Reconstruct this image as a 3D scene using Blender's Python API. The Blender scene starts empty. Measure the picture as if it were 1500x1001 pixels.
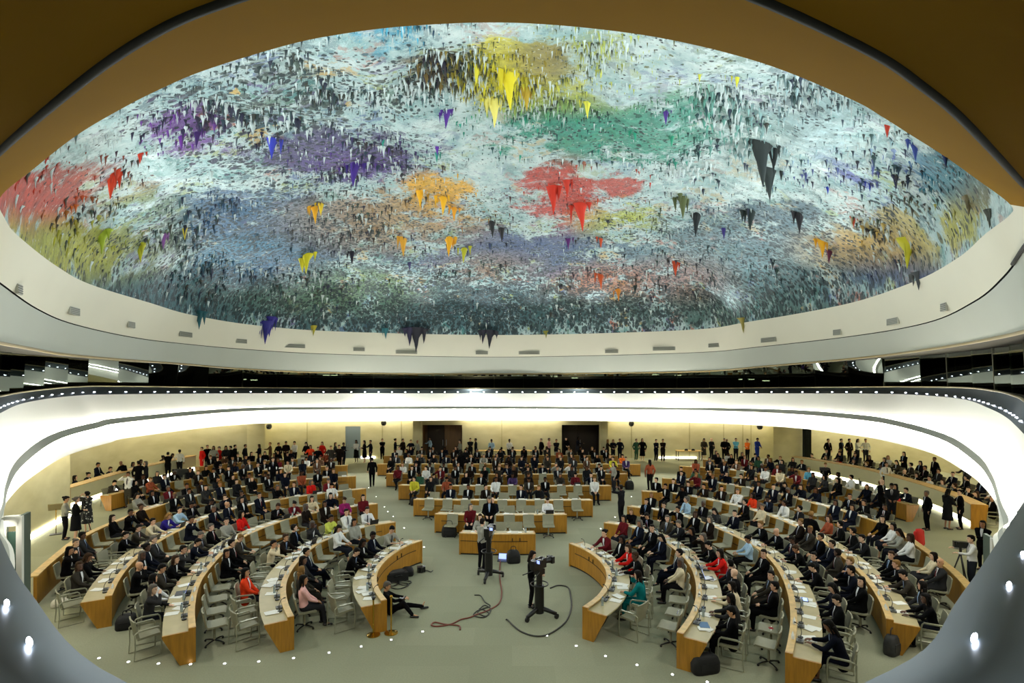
import bpy, bmesh, math, random
from mathutils import Vector, Matrix
R = random.Random(7)
SC = bpy.context.scene
COL = SC.collection
PI = math.pi
H = 6.5            # eye height of the photographer in the gallery, metres above the hall floor
F = 800.0          # focal length in pixels of the 1500 px wide frame
HX, HY = 750.0, 555.0

# ---------------------------------------------------------------- projection helpers
def W(px, py, z=0.0):
    """point of the horizontal plane z seen at a place of the frame"""
    v = py - HY
    D = F * (H - z) / v
    return Vector(((px - HX) * D / F, D, z))
def WD(px, py, D):
    return Vector(((px - HX) * D / F, D, H - (py - HY) * D / F))
def PX(p):
    D = max(p[1], 1e-3)
    return (HX + F * p[0] / D, HY + F * (H - p[2]) / D)

# ---------------------------------------------------------------- curve helpers
def catmull(pts, n=8, closed=False):
    pts = [Vector(p) for p in pts]
    out = []
    m = len(pts)
    rng = range(m) if closed else range(m - 1)
    for i in rng:
        p1, p2 = pts[i], pts[(i + 1) % m]
        p0 = pts[(i - 1) % m] if (closed or i > 0) else p1 * 2 - p2
        p3 = pts[(i + 2) % m] if (closed or i < m - 2) else p2 * 2 - p1
        for k in range(n):
            t = k / n
            out.append(0.5 * ((2 * p1) + (p2 - p0) * t + (2 * p0 - 5 * p1 + 4 * p2 - p3) * t * t + (3 * p1 - p0 - 3 * p2 + p3) * t ** 3))
    if not closed:
        out.append(pts[-1].copy())
    return out
def resample(pts, step=None, n=None):
    L = [0.0]
    for a, b in zip(pts, pts[1:]):
        L.append(L[-1] + (b - a).length)
    tot = L[-1]
    if n is None:
        n = max(2, int(round(tot / step)) + 1)
    out, j = [], 0
    for i in range(n):
        s = tot * i / (n - 1)
        while j < len(L) - 2 and L[j + 1] < s:
            j += 1
        d = L[j + 1] - L[j]
        t = 0 if d < 1e-9 else (s - L[j]) / d
        out.append(pts[j].lerp(pts[j + 1], min(max(t, 0), 1)))
    return out
def smooth(pts, it=2):
    for _ in range(it):
        q = [p.copy() for p in pts]
        for i in range(1, len(pts) - 1):
            q[i] = (pts[i - 1] + pts[i] * 2 + pts[i + 1]) / 4
        pts = q
    return pts
def normals2(pts, away):
    """horizontal normals of a path, all on the side away from the point 'away'"""
    ns = []
    for i in range(len(pts)):
        a, b = pts[max(i - 1, 0)], pts[min(i + 1, len(pts) - 1)]
        t = (b - a); t.z = 0; t.normalize()
        ns.append(Vector((-t.y, t.x, 0)))
    m = len(pts) // 2
    if ns[m].dot(pts[m] - away) < 0:
        ns = [-n for n in ns]
    return ns

# ---------------------------------------------------------------- mesh builder
class MB:
    def __init__(self):
        self.v, self.f, self.m = [], [], []
        self.mi = 0
    def add(self, vs, fs):
        b = len(self.v)
        self.v += [tuple(x) for x in vs]
        for f in fs:
            self.f.append(tuple(b + i for i in f)); self.m.append(self.mi)
        return self
    def box(self, c, s, rz=0.0, M=None):
        x, y, z = s[0] / 2, s[1] / 2, s[2] / 2
        vs = [Vector(p) for p in ((-x, -y, -z), (x, -y, -z), (x, y, -z), (-x, y, -z), (-x, -y, z), (x, -y, z), (x, y, z), (-x, y, z))]
        m = M if M is not None else Matrix.Rotation(rz, 3, 'Z')
        vs = [m @ p + Vector(c) for p in vs]
        return self.add(vs, [(0, 3, 2, 1), (4, 5, 6, 7), (0, 1, 5, 4), (1, 2, 6, 5), (2, 3, 7, 6), (3, 0, 4, 7)])
    def rings(self, rs, closed=False, cap=True):
        n = len(rs[0]); vs = [p for r in rs for p in r]; fs = []
        k = len(rs)
        for i in range(k if closed else k - 1):
            a, b = i * n, ((i + 1) % k) * n
            for j in range(n):
                fs.append((a + j, a + (j + 1) % n, b + (j + 1) % n, b + j))
        if cap and not closed:
            fs.append(tuple(range(n - 1, -1, -1))); fs.append(tuple((k - 1) * n + j for j in range(n)))
        return self.add(vs, fs)
    def sheet(self, rows, closed=False):
        """open surface through rows of points (a row = one ring position along the sweep)"""
        n = len(rows[0]); k = len(rows); vs = [p for r in rows for p in r]; fs = []
        for i in range(k if closed else k - 1):
            a, b = i * n, ((i + 1) % k) * n
            for j in range(n - 1):
                fs.append((a + j, a + j + 1, b + j + 1, b + j))
        return self.add(vs, fs)
    def tube(self, pts, r, n=8, closed=False):
        pts = [Vector(p) for p in pts]
        rad = r if isinstance(r, (list, tuple)) else [r] * len(pts)
        rs = []; up = None
        for i, p in enumerate(pts):
            if closed:
                t = pts[(i + 1) % len(pts)] - pts[i - 1]
            else:
                t = pts[min(i + 1, len(pts) - 1)] - pts[max(i - 1, 0)]
            t.normalize()
            if up is None:
                up = Vector((0, 0, 1)) if abs(t.z) < .9 else Vector((1, 0, 0))
            a = t.cross(up).normalized(); b = a.cross(t).normalized(); up = b
            rs.append([p + (a * math.cos(2 * PI * k / n) + b * math.sin(2 * PI * k / n)) * rad[i] for k in range(n)])
        return self.rings(rs, closed)
    def capsule(self, p0, r0, p1, r1, n=10, sq=1.0):
        p0, p1 = Vector(p0), Vector(p1)
        t = p1 - p0
        if t.length < 1e-5: t = Vector((0, 0, 1e-4)); p1 = p0 + t
        L = t.length; t.normalize()
        up = Vector((0, 0, 1)) if abs(t.z) < .9 else Vector((0, 1, 0))
        a = t.cross(up).normalized(); b = a.cross(t).normalized()
        rs = []
        for k in range(1, 4):
            th = PI / 2 * k / 3
            rs.append((p0 - t * r0 * math.cos(th), r0 * math.sin(th)))
        for k in range(2, -1, -1):
            th = PI / 2 * (k + 1) / 3
            rs.append((p1 + t * r1 * math.cos(th), r1 * math.sin(th)))
        rr = [[c + (a * math.cos(2 * PI * k / n) + b * math.sin(2 * PI * k / n) * sq) * q for k in range(n)] for c, q in rs]
        base = len(self.v)
        self.rings(rr, cap=True)
        return self
    def ellipsoid(self, c, r, M=None, n=12, k=8):
        c = Vector(c); rr = []
        for i in range(1, k):
            th = PI * i / k
            ring = []
            for j in range(n):
                ph = 2 * PI * j / n
                p = Vector((r[0] * math.sin(th) * math.cos(ph), r[1] * math.sin(th) * math.sin(ph), -r[2] * math.cos(th)))
                ring.append(c + (M @ p if M is not None else p))
            rr.append(ring)
        return self.rings(rr)
    def cyl(self, c, r, h, n=16, r2=None):
        c = Vector(c); r2 = r if r2 is None else r2
        a = [c + Vector((r * math.cos(2 * PI * k / n), r * math.sin(2 * PI * k / n), 0)) for k in range(n)]
        b = [c + Vector((r2 * math.cos(2 * PI * k / n), r2 * math.sin(2 * PI * k / n), h)) for k in range(n)]
        return self.rings([a, b])
    def sweep(self, path, nrm, sec, cap=True):
        """closed section [(offset along normal, z)] swept along a plan path"""
        rs = [[Vector((p.x + n.x * o, p.y + n.y * o, z)) for o, z in sec] for p, n in zip(path, nrm)]
        return self.rings(rs, cap=cap)
    def mesh(self, name, mats, shade=True, angle=None):
        me = bpy.data.meshes.new(name)
        me.from_pydata(self.v, [], self.f)
        for m in (mats if isinstance(mats, (list, tuple)) else [mats]):
            me.materials.append(m)
        me.polygons.foreach_set('material_index', self.m)
        if shade:
            me.polygons.foreach_set('use_smooth', [True] * len(self.f))
        bm = bmesh.new(); bm.from_mesh(me)
        bmesh.ops.recalc_face_normals(bm, faces=bm.faces)
        if shade and angle:
            for e in bm.edges:
                if len(e.link_faces) == 2 and e.calc_face_angle(0) > angle:
                    e.smooth = False
        bm.to_mesh(me); bm.free()
        me.update()
        return me
    def build(self, name, mats, parent=None, shade=False, angle=None, loc=None, rz=0):
        return link(name, self.mesh(name, mats, shade or bool(angle), angle), parent, loc, rz)
def link(name, me, parent=None, loc=None, rz=0.0):
    o = bpy.data.objects.new(name, me); COL.objects.link(o)
    if parent is not None: o.parent = parent
    if loc is not None: o.location = loc
    if rz: o.rotation_euler = (0, 0, rz)
    return o
def empty(name, loc=(0, 0, 0), rz=0.0):
    o = bpy.data.objects.new(name, None); COL.objects.link(o)
    o.empty_display_size = .1
    o.location = loc; o.rotation_euler = (0, 0, rz)
    return o
LABELS = {}
def tag(o, label, cat=None, group=None, kind=None):
    if label:
        o['label'] = label
        if LABELS.get(label): LABELS[label].append(o)
        else: LABELS[label] = [o]
    if cat: o['category'] = cat
    if group: o['group'] = group
    if kind: o['kind'] = kind
    return o
def struct(o, label=None):
    o['kind'] = 'structure'
    if label: o['label'] = label
    return o
ORD = ['zeroth', 'first', 'second', 'third', 'fourth', 'fifth', 'sixth', 'seventh', 'eighth', 'ninth', 'tenth', 'eleventh', 'twelfth', 'thirteenth',
       'fourteenth', 'fifteenth', 'sixteenth', 'seventeenth', 'eighteenth', 'nineteenth', 'twentieth', 'twenty-first', 'twenty-second', 'twenty-third',
       'twenty-fourth', 'twenty-fifth', 'twenty-sixth', 'twenty-seventh', 'twenty-eighth', 'twenty-ninth', 'thirtieth', 'thirty-first', 'thirty-second',
       'thirty-third', 'thirty-fourth', 'thirty-fifth']

# ---------------------------------------------------------------- materials
def s2l(c):
    return tuple((x / 255 / 12.92) if x / 255 <= .04045 else ((x / 255 + .055) / 1.055) ** 2.4 for x in c) + (1.0,)
MATS = {}
def mat(name, rgb=None, rough=.6, metal=0.0, spec=.5, noise=None, bump=None, emit=None, emit_rgb=None, objcol=False, attr=None):
    """procedural Principled material; noise=(scale, amount) varies the colour, bump=(scale, strength)"""
    m = bpy.data.materials.new(name); m.use_nodes = True
    nt = m.node_tree; N, L = nt.nodes, nt.links
    b = N['Principled BSDF']
    b.inputs['Roughness'].default_value = rough; b.inputs['Metallic'].default_value = metal
    b.inputs['Specular IOR Level'].default_value = spec
    src = None
    if objcol:
        oi = N.new('ShaderNodeObjectInfo'); src = oi.outputs['Color']
    elif attr:
        at = N.new('ShaderNodeAttribute'); at.attribute_name = attr; src = at.outputs['Color']
    else:
        b.inputs['Base Color'].default_value = s2l(rgb)
    if noise:
        tc = N.new('ShaderNodeTexCoord'); nz = N.new('ShaderNodeTexNoise')
        nz.inputs['Scale'].default_value = noise[0]; nz.inputs['Detail'].default_value = 4
        L.new(tc.outputs['Object'], nz.inputs['Vector'])
        mp = N.new('ShaderNodeMapRange'); mp.inputs['From Min'].default_value = .3; mp.inputs['From Max'].default_value = .7
        mp.inputs['To Min'].default_value = 1 - noise[1]; mp.inputs['To Max'].default_value = 1 + noise[1]
        L.new(nz.outputs['Fac'], mp.inputs['Value'])
        mx = N.new('ShaderNodeMix'); mx.data_type = 'RGBA'; mx.blend_type = 'MULTIPLY'; mx.inputs['Factor'].default_value = 1
        if src: L.new(src, mx.inputs['A'])
        else: mx.inputs['A'].default_value = s2l(rgb)
        L.new(mp.outputs['Result'], mx.inputs['B'])
        src = mx.outputs['Result']
    if src: L.new(src, b.inputs['Base Color'])
    if bump:
        tc = N.new('ShaderNodeTexCoord'); nz = N.new('ShaderNodeTexNoise')
        nz.inputs['Scale'].default_value = bump[0]; nz.inputs['Detail'].default_value = 5
        L.new(tc.outputs['Object'], nz.inputs['Vector'])
        bp = N.new('ShaderNodeBump'); bp.inputs['Strength'].default_value = bump[1]; bp.inputs['Distance'].default_value = .02
        L.new(nz.outputs['Fac'], bp.inputs['Height']); L.new(bp.outputs['Normal'], b.inputs['Normal'])
    if emit:
        b.inputs['Emission Color'].default_value = s2l(emit_rgb or rgb); b.inputs['Emission Strength'].default_value = emit
    MATS[name] = m
    return m
def wood(name, rgb, stretch, rough=.45, amt=.16):
    m = mat(name, rgb, rough)
    nt = m.node_tree; N, L = nt.nodes, nt.links; b = N['Principled BSDF']
    tc = N.new('ShaderNodeTexCoord'); mp = N.new('ShaderNodeMapping'); mp.inputs['Scale'].default_value = stretch
    nz = N.new('ShaderNodeTexNoise'); nz.inputs['Scale'].default_value = 3; nz.inputs['Detail'].default_value = 6
    L.new(tc.outputs['Object'], mp.inputs['Vector']); L.new(mp.outputs['Vector'], nz.inputs['Vector'])
    cr = N.new('ShaderNodeValToRGB')
    c = s2l(rgb)
    cr.color_ramp.elements[0].color = tuple(x * (1 - amt * 1.4) for x in c[:3]) + (1,); cr.color_ramp.elements[1].color = tuple(x * (1 + amt) for x in c[:3]) + (1,)
    cr.color_ramp.elements[0].position = .3; cr.color_ramp.elements[1].position = .7
    L.new(nz.outputs['Fac'], cr.inputs['Fac']); L.new(cr.outputs['Color'], b.inputs['Base Color'])
    return m
M_white = mat('white_plaster', (232, 230, 220), .75, noise=(.6, .02))
M_wood = wood('oak_panel', (168, 118, 30), (6, 6, .6))
M_ledge = wood('pale_oak', (205, 170, 105), (2, 2, 2))
M_top = wood('desk_laminate', (176, 163, 122), (1.5, 1.5, 1.5), amt=.06)
M_dark = mat('black_rubber', (16, 16, 17), .55)
M_black = mat('black_metal', (13, 13, 14), .38, spec=.5)
M_chair = mat('pale_chair_leather', (140, 138, 114), .55, noise=(14, .04), bump=(60, .1))
M_frame = mat('chair_frame', (158, 158, 136), .35, metal=.3)
M_steel = mat('brushed_steel', (170, 172, 175), .3, metal=1.0)
M_brass = mat('polished_brass', (190, 150, 60), .22, metal=1.0)
M_paper = mat('paper', (232, 232, 226), .8, noise=(30, .02))
M_print = mat('ink', (70, 75, 80), .8)
M_wall = None
# ================================================================ CAMERA
cd = bpy.data.cameras.new('photographer_view'); cam = bpy.data.objects.new('photographer_view', cd); COL.objects.link(cam)
cam.location = (0, 0, H); cam.rotation_euler = (PI / 2, 0, 0)
cd.sensor_fit = 'HORIZONTAL'; cd.sensor_width = 36; cd.lens = 36 * F / 1500
cd.shift_y = (HY - 500.5) / 1500; cd.clip_start = .05; cd.clip_end = 300
SC.camera = cam

# ================================================================ GALLERY BALCONY (rings round the hall)
SOFF = [(7, 744), (20, 723), (44, 701), (87, 673), (120, 660), (160, 649), (200, 640), (355, 622), (500, 618), (740, 616), (1000, 619), (1150, 626), (1250, 638),
        (1300, 647), (1367, 665), (1416, 693), (1440, 713), (1460, 741),
        (1463, 775), (1456, 800), (1440, 845), (1400, 900), (1330, 975), (1150, 1060), (740, 1100), (340, 1060), (120, 960), (60, 885), (22, 826), (7, 782)]
LIPL = [(7, 742), (14, 713), (31, 685), (67, 655), (100, 639), (145, 627), (190, 618), (350, 603), (500, 600), (740, 599), (1000, 601), (1150, 606), (1258, 615),
        (1315, 625), (1380, 645), (1427, 676), (1449, 703), (1462, 739)]
LIPU = [(4, 738), (9, 708), (25, 674), (60, 645), (95, 630), (140, 619), (185, 611), (348, 598), (500, 596), (740, 595.5), (1000, 597), (1150, 600), (1262, 608),
        (1320, 618), (1385, 637), (1430, 665), (1453, 696), (1466, 735)]
LEDB = [(-60, 612), (-25, 612), (-5, 608), (27, 593), (65, 585), (110, 580), (165, 578), (340, 576.5), (500, 576.5), (740, 576.5), (1000, 576.5), (1160, 576.5), (1285, 577),
        (1345, 579), (1410, 585), (1450, 599), (1473, 611), (1488, 624)]
LEDT = [(-70, 597), (-32, 599), (-10, 592), (25, 583), (63, 576), (110, 572), (165, 571), (340, 572), (500, 573), (740, 573), (1000, 573), (1160, 573), (1285, 573),
        (1345, 574.5), (1412, 581), (1456, 588), (1482, 597), (1500, 606)]
RAIL = [(-75, 590), (-38, 591), (-15, 584), (25, 576), (63, 571), (110, 567), (165, 566), (340, 568), (500, 569), (740, 569.5), (1000, 569.5), (1160, 568), (1285, 567),
        (1345, 567), (1412, 568), (1458, 573), (1485, 580), (1503, 590)]
soff = [W(x, y, H - 2.97) for x, y in SOFF]
Ds = [p.y for p in soff]
NEAR0 = [(10.2, 10.8, 1.17), (6.9, 7.0, 1.0), (4.1, 4.3, .85), (3.09, 3.35, .83), (1.75, 2.12, .83), (1.07, 1.55, .83), (0, 1.15, .83), (-1.05, 1.49, .83),
         (-1.87, 2.12, .83), (-2.65, 2.83, .83), (-4.2, 4.3, .85), (-7.5, 7.8, .95)]
def ring(px, k):
    return [WD(x, y, D * k) for (x, y), D in zip(px, Ds)]
NEAR = NEAR0
for i in range(20, 28):                     # in front of the photographer the parapet drops straight down
    X, Y, h_ = NEAR0[i - 18]
    soff[i] = Vector((X * 1.12, Y + .25, H - 2.97))
lipl = ring(LIPL, 1.0) + [Vector((p.x * 1.01, p.y, H - 2.9)) for p in soff[18:]]
lipu = ring(LIPU, 1.002) + [Vector((p.x * 1.02, p.y, H - 2.8)) for p in soff[18:]]
ledb = ring(LEDB, 1.03) + [Vector((x, y, H - h)) for x, y, h in NEAR]
CEN = Vector((0, 14, 0))
def outw(pts, d, dz=0.0):
    out = []
    n = len(pts)
    for i in range(n):
        t = pts[(i + 1) % n] - pts[i - 1]; t.z = 0; t.normalize()
        nn = Vector((-t.y, t.x, 0))
        if nn.dot(pts[i] - CEN) < 0 : nn = -nn
        out.append(pts[i] + nn * d + Vector((0, 0, dz)))
    return out
ledt_o = outw(ledb, .27, .02); rail_o = outw(ledb, .31, .05)
ledt = ring(LEDT, 1.04) + ledt_o[18:]
rail = ring(RAIL, 1.045) + rail_o[18:]
def dense(r, n=7): return catmull(r, n, True)
def mixr(a, b, t): return [p.lerp(q, t) for p, q in zip(a, b)]
def loft(name, rings, m, parent=None, shade=True, n=7, angle=None):
    rows = list(zip(*[dense(r, n) for r in rings]))
    return MB().sheet(rows, closed=True).build(name, m, parent, shade=shade, angle=angle)
M_fascia = mat('balcony_white_gloss', (240, 240, 232), .6)
M_lip = mat('balcony_grey_lip', (172, 175, 165), .6)
# lower band: recessed behind the lip
low_in = [Vector((p.x, p.y, p.z)) for p in soff]
lower_mid = [p + (Vector((p.x, p.y - 14, 0)).normalized() * .35) for p in mixr(soff, lipl, .55)]
gal = struct(loft('wall_balcony_lower', [low_in, lower_mid, outw(lipl, .3, -.02)], M_fascia))
struct(loft('trim_1', [outw(lipl, .3, -.02), lipl, lipu, outw(lipu, .22, .0)], M_lip, angle=.5))
f1 = [p + Vector((p.x, p.y - 14, 0)).normalized() * .28 for p in mixr(lipu, ledb, .4)]
struct(loft('wall_balcony', [outw(lipu, .22, .0), f1, mixr(f1, ledb, .6), ledb], M_fascia))
M_channel = mat('dark_led_channel', (78, 90, 98), .42, metal=.9)
chan = struct(loft('trim_2', [ledb, [p + Vector((0, 0, .012)) for p in mixr(ledb, ledt, .25)], [p + Vector((0, 0, .02)) for p in mixr(ledb, ledt, .6)], ledt, rail], M_channel))
M_rail = mat('handrail_bronze', (150, 138, 104), .4, metal=.3)
hr = dense(rail, 7)
struct(MB().tube([p + Vector((0, 0, .0)) for p in hr], .035, 8, closed=True).build('trim_3', M_rail, shade=True))
# gallery deck and counter behind the rail, underside of the gallery
rail_in = outw(rail, .05, -.04)
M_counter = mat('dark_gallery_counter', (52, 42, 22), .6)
deck = [outw(rail, .06, -.02), outw(rail, .45, -.06), outw(rail, .47, -.9), [Vector((p.x * 1.28, 14 + (p.y - 14) * 1.3, H - 1.75)) for p in rail]]
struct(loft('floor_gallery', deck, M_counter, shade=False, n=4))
under = [soff, [Vector((p.x * 1.75, 14 + (p.y - 14) * 1.42, H - 2.86)) for p in soff]]
struct(loft('ceiling_under_gallery', under, mat('soffit_plaster', (225, 218, 190), .8), n=4))
# LED spots in the channel: one lamp each
M_led = mat('led_lens', (235, 240, 255), .3, emit=26.0)
dl = MB().ellipsoid((0, 0, 0), (.055, .03, .010), n=10, k=5).mesh('led_lamp', M_led)
far_path = resample(dense(mixr(ledb, ledt, .45)), .95)
lamp_n = 0
near_px = [(10, 885, .80), (43, 942, .80), (1427, 936, .80), (1478, 858, .80), (1498, 812, .80)]
cand = []
for i, p in enumerate(far_path):
    if p.y < 6: continue
    a, b = far_path[i - 1], far_path[(i + 1) % len(far_path)]
    cand.append((p, math.atan2((b - a).y, (b - a).x)))
for p, ang in cand[:95]:
    o = link('led_lamp', dl, chan, p + Vector((0, 0, .02)), ang); o.scale = (1.1, 1.6, 1.6)
for x, y, h in near_px:
    p = W(x, y, H - h)
    q = p * 1; ang = math.atan2(1.0, -1.0 if x < 700 else 1.0)
    o = link('led_lamp', dl, chan, p + Vector((0, 0, .003)), ang); o.scale = (.85, .26, .30)

# ================================================================ CEILING (dome + cone ring)
R0 = [(7, 320), (28, 347), (83, 390), (133, 417), (217, 443), (283, 462), (377, 477), (500, 486), (740, 491), (1000, 484), (1100, 471), (1233, 447), (1333, 415), (1400, 380), (1443, 343), (1478, 316),
      (1480, 300), (1427, 260), (1382, 228), (1333, 197), (1292, 171), (1250, 147), (1133, 98), (1000, 62), (870, 42), (735, 33), (600, 38), (500, 50), (417, 67), (300, 103), (236, 130), (177, 160), (110, 200), (50, 247), (0, 290)]
R1 = [(-60, 375), (-5, 410), (55, 452), (110, 475), (195, 494), (265, 503), (365, 512), (495, 519), (740, 523), (1005, 517), (1112, 508), (1250, 492), (1355, 473), (1425, 442), (1470, 404), (1500, 362)]
R1n = [(1540, 310, 2.5), (1500, 267, 2.15), (1452, 214, 2.05), (1400, 160, 2.0), (1347, 117, 2.0), (1283, 73, 2.0), (1133, 0, 2.0), (1000, -48, 2.0), (870, -70, 2.0), (735, -78, 2.0), (600, -68, 2.0), (460, -45, 2.0), (317, 0, 2.0), (233, 37, 2.0), (150, 90, 2.0), (67, 157, 2.0), (0, 217, 2.1), (-50, 270, 2.25), (-75, 325, 2.5)]
R2 = [(-100, 480), (-30, 497), (40, 510), (100, 520), (190, 528), (262, 533), (362, 541), (495, 546.5), (740, 548), (1005, 545), (1118, 537), (1265, 524), (1380, 509), (1455, 496), (1500, 486), (1560, 470)]
R2n = [(13.5, 8, .95), (13, 5, 1.0), (12.6, 3.7, 1.0), (12, 2.5, 1.0), (11, 1.5, 1.0), (10, .5, 1.0), (7.5, -1.5, 1.0), (5, -3, 1.0), (2.5, -4, 1.0), (0, -4.3, 1.0), (-2.5, -4, 1.0), (-5, -3, 1.0), (-7.5, -1.5, 1.0), (-10, .5, 1.0), (-11, 1.5, 1.0), (-12, 2.5, 1.0), (-13, 5, 1.0), (-13.5, 7, .95), (-13.5, 9, .95)]
H0 = 3.36
r0 = [W(x, y, H + H0) for x, y in R0]
r1 = [WD(x, y, p.y) for (x, y), p in zip(R1, r0)] + [W(x, y, H + h) for x, y, h in R1n]
r2 = [WD(x, y, p.y * 1.005) for (x, y), p in zip(R2, r0)] + [Vector((x, y, H + h)) for x, y, h in R2n]
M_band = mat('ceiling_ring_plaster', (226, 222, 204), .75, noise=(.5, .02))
M_band2 = mat('ceiling_lip_shade', (186, 190, 180), .7, noise=(.5, .02))  # greyer ring plaster: shade of the lower band put into the colour
def part_loft(name, rings, m, i0, i1, n=7):
    rows = list(zip(*[dense(r, n) for r in rings])); k = len(rows)
    a, b = i0 * n, i1 * n
    return MB().sheet([rows[i % k] for i in range(a, b + 1)]).build(name, m, shade=True)
M_ring_shaded = mat('ring_warm_shade', (140, 104, 26), .9, spec=.03, noise=(.4, .03))  # near part of the same ring, its dim warm light put into the colour
struct(part_loft('ceiling_ring_upper', [r0, mixr(r0, r1, .5), r1], M_band, -1, 16))
struct(part_loft('ceiling_ring_shaded_upper', [r0, mixr(r0, r1, .5), r1], M_ring_shaded, 16, 34))
g1 = outw(r1, .0, -.0)
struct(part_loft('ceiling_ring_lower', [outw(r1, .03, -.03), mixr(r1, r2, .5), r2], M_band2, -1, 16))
struct(part_loft('ceiling_ring_shaded_lower', [outw(r1, .03, -.03), mixr(r1, r2, .5), r2], M_ring_shaded, 16, 34))
M_gap = mat('shadow_gap_rubber', (30, 32, 28), .8)
struct(MB().tube(dense(r1, 5)[16 * 5 - 8:34 * 5 + 8], .045, 8).build('trim_4', M_gap, shade=True))
M_trim = mat('bronze_ceiling_trim', (150, 132, 88), .5)
struct(MB().tube(dense(r2, 6), .05, 8, closed=True).build('trim_5', M_trim, shade=True))
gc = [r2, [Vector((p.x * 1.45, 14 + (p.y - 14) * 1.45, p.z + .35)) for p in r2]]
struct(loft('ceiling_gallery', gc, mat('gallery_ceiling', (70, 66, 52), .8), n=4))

# the painted dome
DC = Vector((-.1, 19.5, H + H0)); DH = 5.2
rd = dense(r0, 6)
BASE = (.60, .735, .73)
ZONES = [  # x, y, rx, ry, colour, weight : broad fields of paint
    (50, 285, 85, 38, (196, 52, 20), 1.0), (140, 262, 70, 28, (160, 80, 60), .6), (110, 365, 120, 40, (176, 176, 40), .95), (190, 320, 70, 40, (150, 170, 60), .6),
    (275, 190, 60, 35, (120, 70, 160), .8), (480, 225, 140, 32, (78, 62, 120), .75), (520, 240, 60, 25, (90, 40, 150), .7), (400, 340, 190, 55, (58, 100, 140), .9), (320, 430, 170, 42, (36, 92, 104), .95),
    (360, 372, 60, 24, (10, 130, 165), .9), (390, 400, 60, 25, (50, 60, 150), .7), (900, 190, 170, 40, (40, 150, 125), .8), (1000, 175, 70, 40, (60, 160, 130), .6), (560, 60, 60, 22, (90, 180, 210), .7),
    (735, 105, 60, 45, (225, 215, 50), .8), (640, 100, 60, 28, (120, 100, 50), .7), (790, 90, 40, 28, (120, 85, 40), .8), (900, 80, 130, 55, (190, 200, 110), .45), (840, 140, 90, 25, (215, 215, 90), .55),
    (560, 325, 120, 38, (215, 165, 60), .75), (640, 280, 45, 25, (240, 180, 20), .8), (820, 285, 60, 42, (200, 50, 25), .85), (905, 270, 40, 18, (190, 60, 40), .7), (910, 322, 60, 22, (185, 195, 70), .75),
    (760, 372, 140, 35, (56, 78, 130), .8), (720, 392, 60, 20, (200, 150, 50), .6), (890, 412, 60, 24, (205, 110, 35), .8), (480, 425, 120, 32, (120, 150, 70), .75), (640, 455, 260, 35, (46, 84, 96), .85),
    (1090, 390, 190, 55, (86, 130, 140), .8), (1150, 460, 120, 30, (70, 105, 95), .7), (1255, 362, 80, 26, (220, 165, 30), .85), (1320, 345, 90, 40, (190, 175, 110), .7), (1400, 335, 50, 30, (190, 190, 60), .7),
    (1300, 398, 60, 22, (40, 46, 120), .85), (1260, 250, 80, 25, (100, 110, 180), .5), (1390, 255, 45, 35, (40, 120, 140), .8), (1430, 290, 35, 30, (120, 110, 60), .7), (1100, 330, 110, 40, (96, 124, 140), .7),
    (1000, 410, 60, 30, (205, 90, 40), .6), (420, 130, 120, 50, (130, 150, 140), .5), (1150, 180, 160, 50, (170, 200, 205), .6), (960, 450, 150, 28, (80, 110, 105), .7)]
DARKZ = [(380, 150, 190, 85, .75), (450, 235, 210, 50, .7), (740, 445, 800, 80, .85), (1120, 380, 280, 85, .7), (400, 345, 260, 80, .75), (640, 335, 240, 60, .55), (640, 95, 90, 40, .6), (1060, 100, 140, 50, .4), (200, 300, 140, 60, .45), (1350, 300, 120, 80, .6), (1180, 140, 120, 60, .55), (560, 130, 120, 60, .6), (900, 200, 180, 45, .5), (330, 110, 140, 40, .5), (900, 330, 200, 60, .45), (1130, 240, 90, 60, .25)]
def paint(px, py):
    """(paint colour, how thickly that colour covers, how densely dark drips cover)"""
    c = [0, 0, 0]; tw = 0; am = 0
    for zx, zy, rx, ry, col, w in ZONES:
        d = ((px - zx) / rx) ** 2 + ((py - zy) / ry) ** 2
        if d < 2.8:
            k = w * (1 - d / 2.8); l = s2l(col)
            c = [a + b * k * k for a, b in zip(c, l)]; tw += k * k; am = max(am, k)
    dk = .24
    for zx, zy, rx, ry, w in DARKZ:
        d = ((px - zx) / rx) ** 2 + ((py - zy) / ry) ** 2
        if d < 1.8: dk = max(dk, w * (1 - d / 1.8) ** .6)
    return ([a / tw for a in c] if tw > 0 else list(BASE)), am, dk
def dome_pt(u, s):
    """u = position round the rim (index into rd), s = 0 middle .. 1 rim"""
    n = len(rd); i = int(u) % n; f = u - int(u)
    e = rd[i].lerp(rd[(i + 1) % n], f)
    p = DC.lerp(e, s)
    p.z = H + H0 + DH * math.sqrt(max(0, 1 - s ** 2.2))
    return p
nu, ns = len(rd), 64
vs, cols, fs = [], [], []
from mathutils import noise as mnoise
for j in range(ns + 1):
    s = 1 - (j / ns) ** 1.25 * .999
    for i in range(nu):
        p = dome_pt(i, s)
        d = mnoise.fractal(p * .35, .9, 2.0, 4) * .28 + mnoise.noise(p * 2.2) * .05
        if j == 0: d = 0.1
        p.z += d * min(1, j / 4)
        vs.append(p)
        x, y = PX(p)
        cols.append(paint(x, y))
for j in range(ns):
    for i in range(nu):
        a, b = j * nu + i, j * nu + (i + 1) % nu
        fs.append((a, b, b + nu, a + nu))
dm = bpy.data.meshes.new('ceiling'); dm.from_pydata([tuple(v) for v in vs], [], fs)
ca = dm.color_attributes.new('paint', 'FLOAT_COLOR', 'POINT')
ca.data.foreach_set('color', [x for c, a_, k_ in cols for x in (c[0], c[1], c[2], 1)])
cb = dm.color_attributes.new('cover', 'FLOAT_COLOR', 'POINT')
cb.data.foreach_set('color', [x for c, a_, k_ in cols for x in (a_, k_, 0, 1)])
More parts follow.
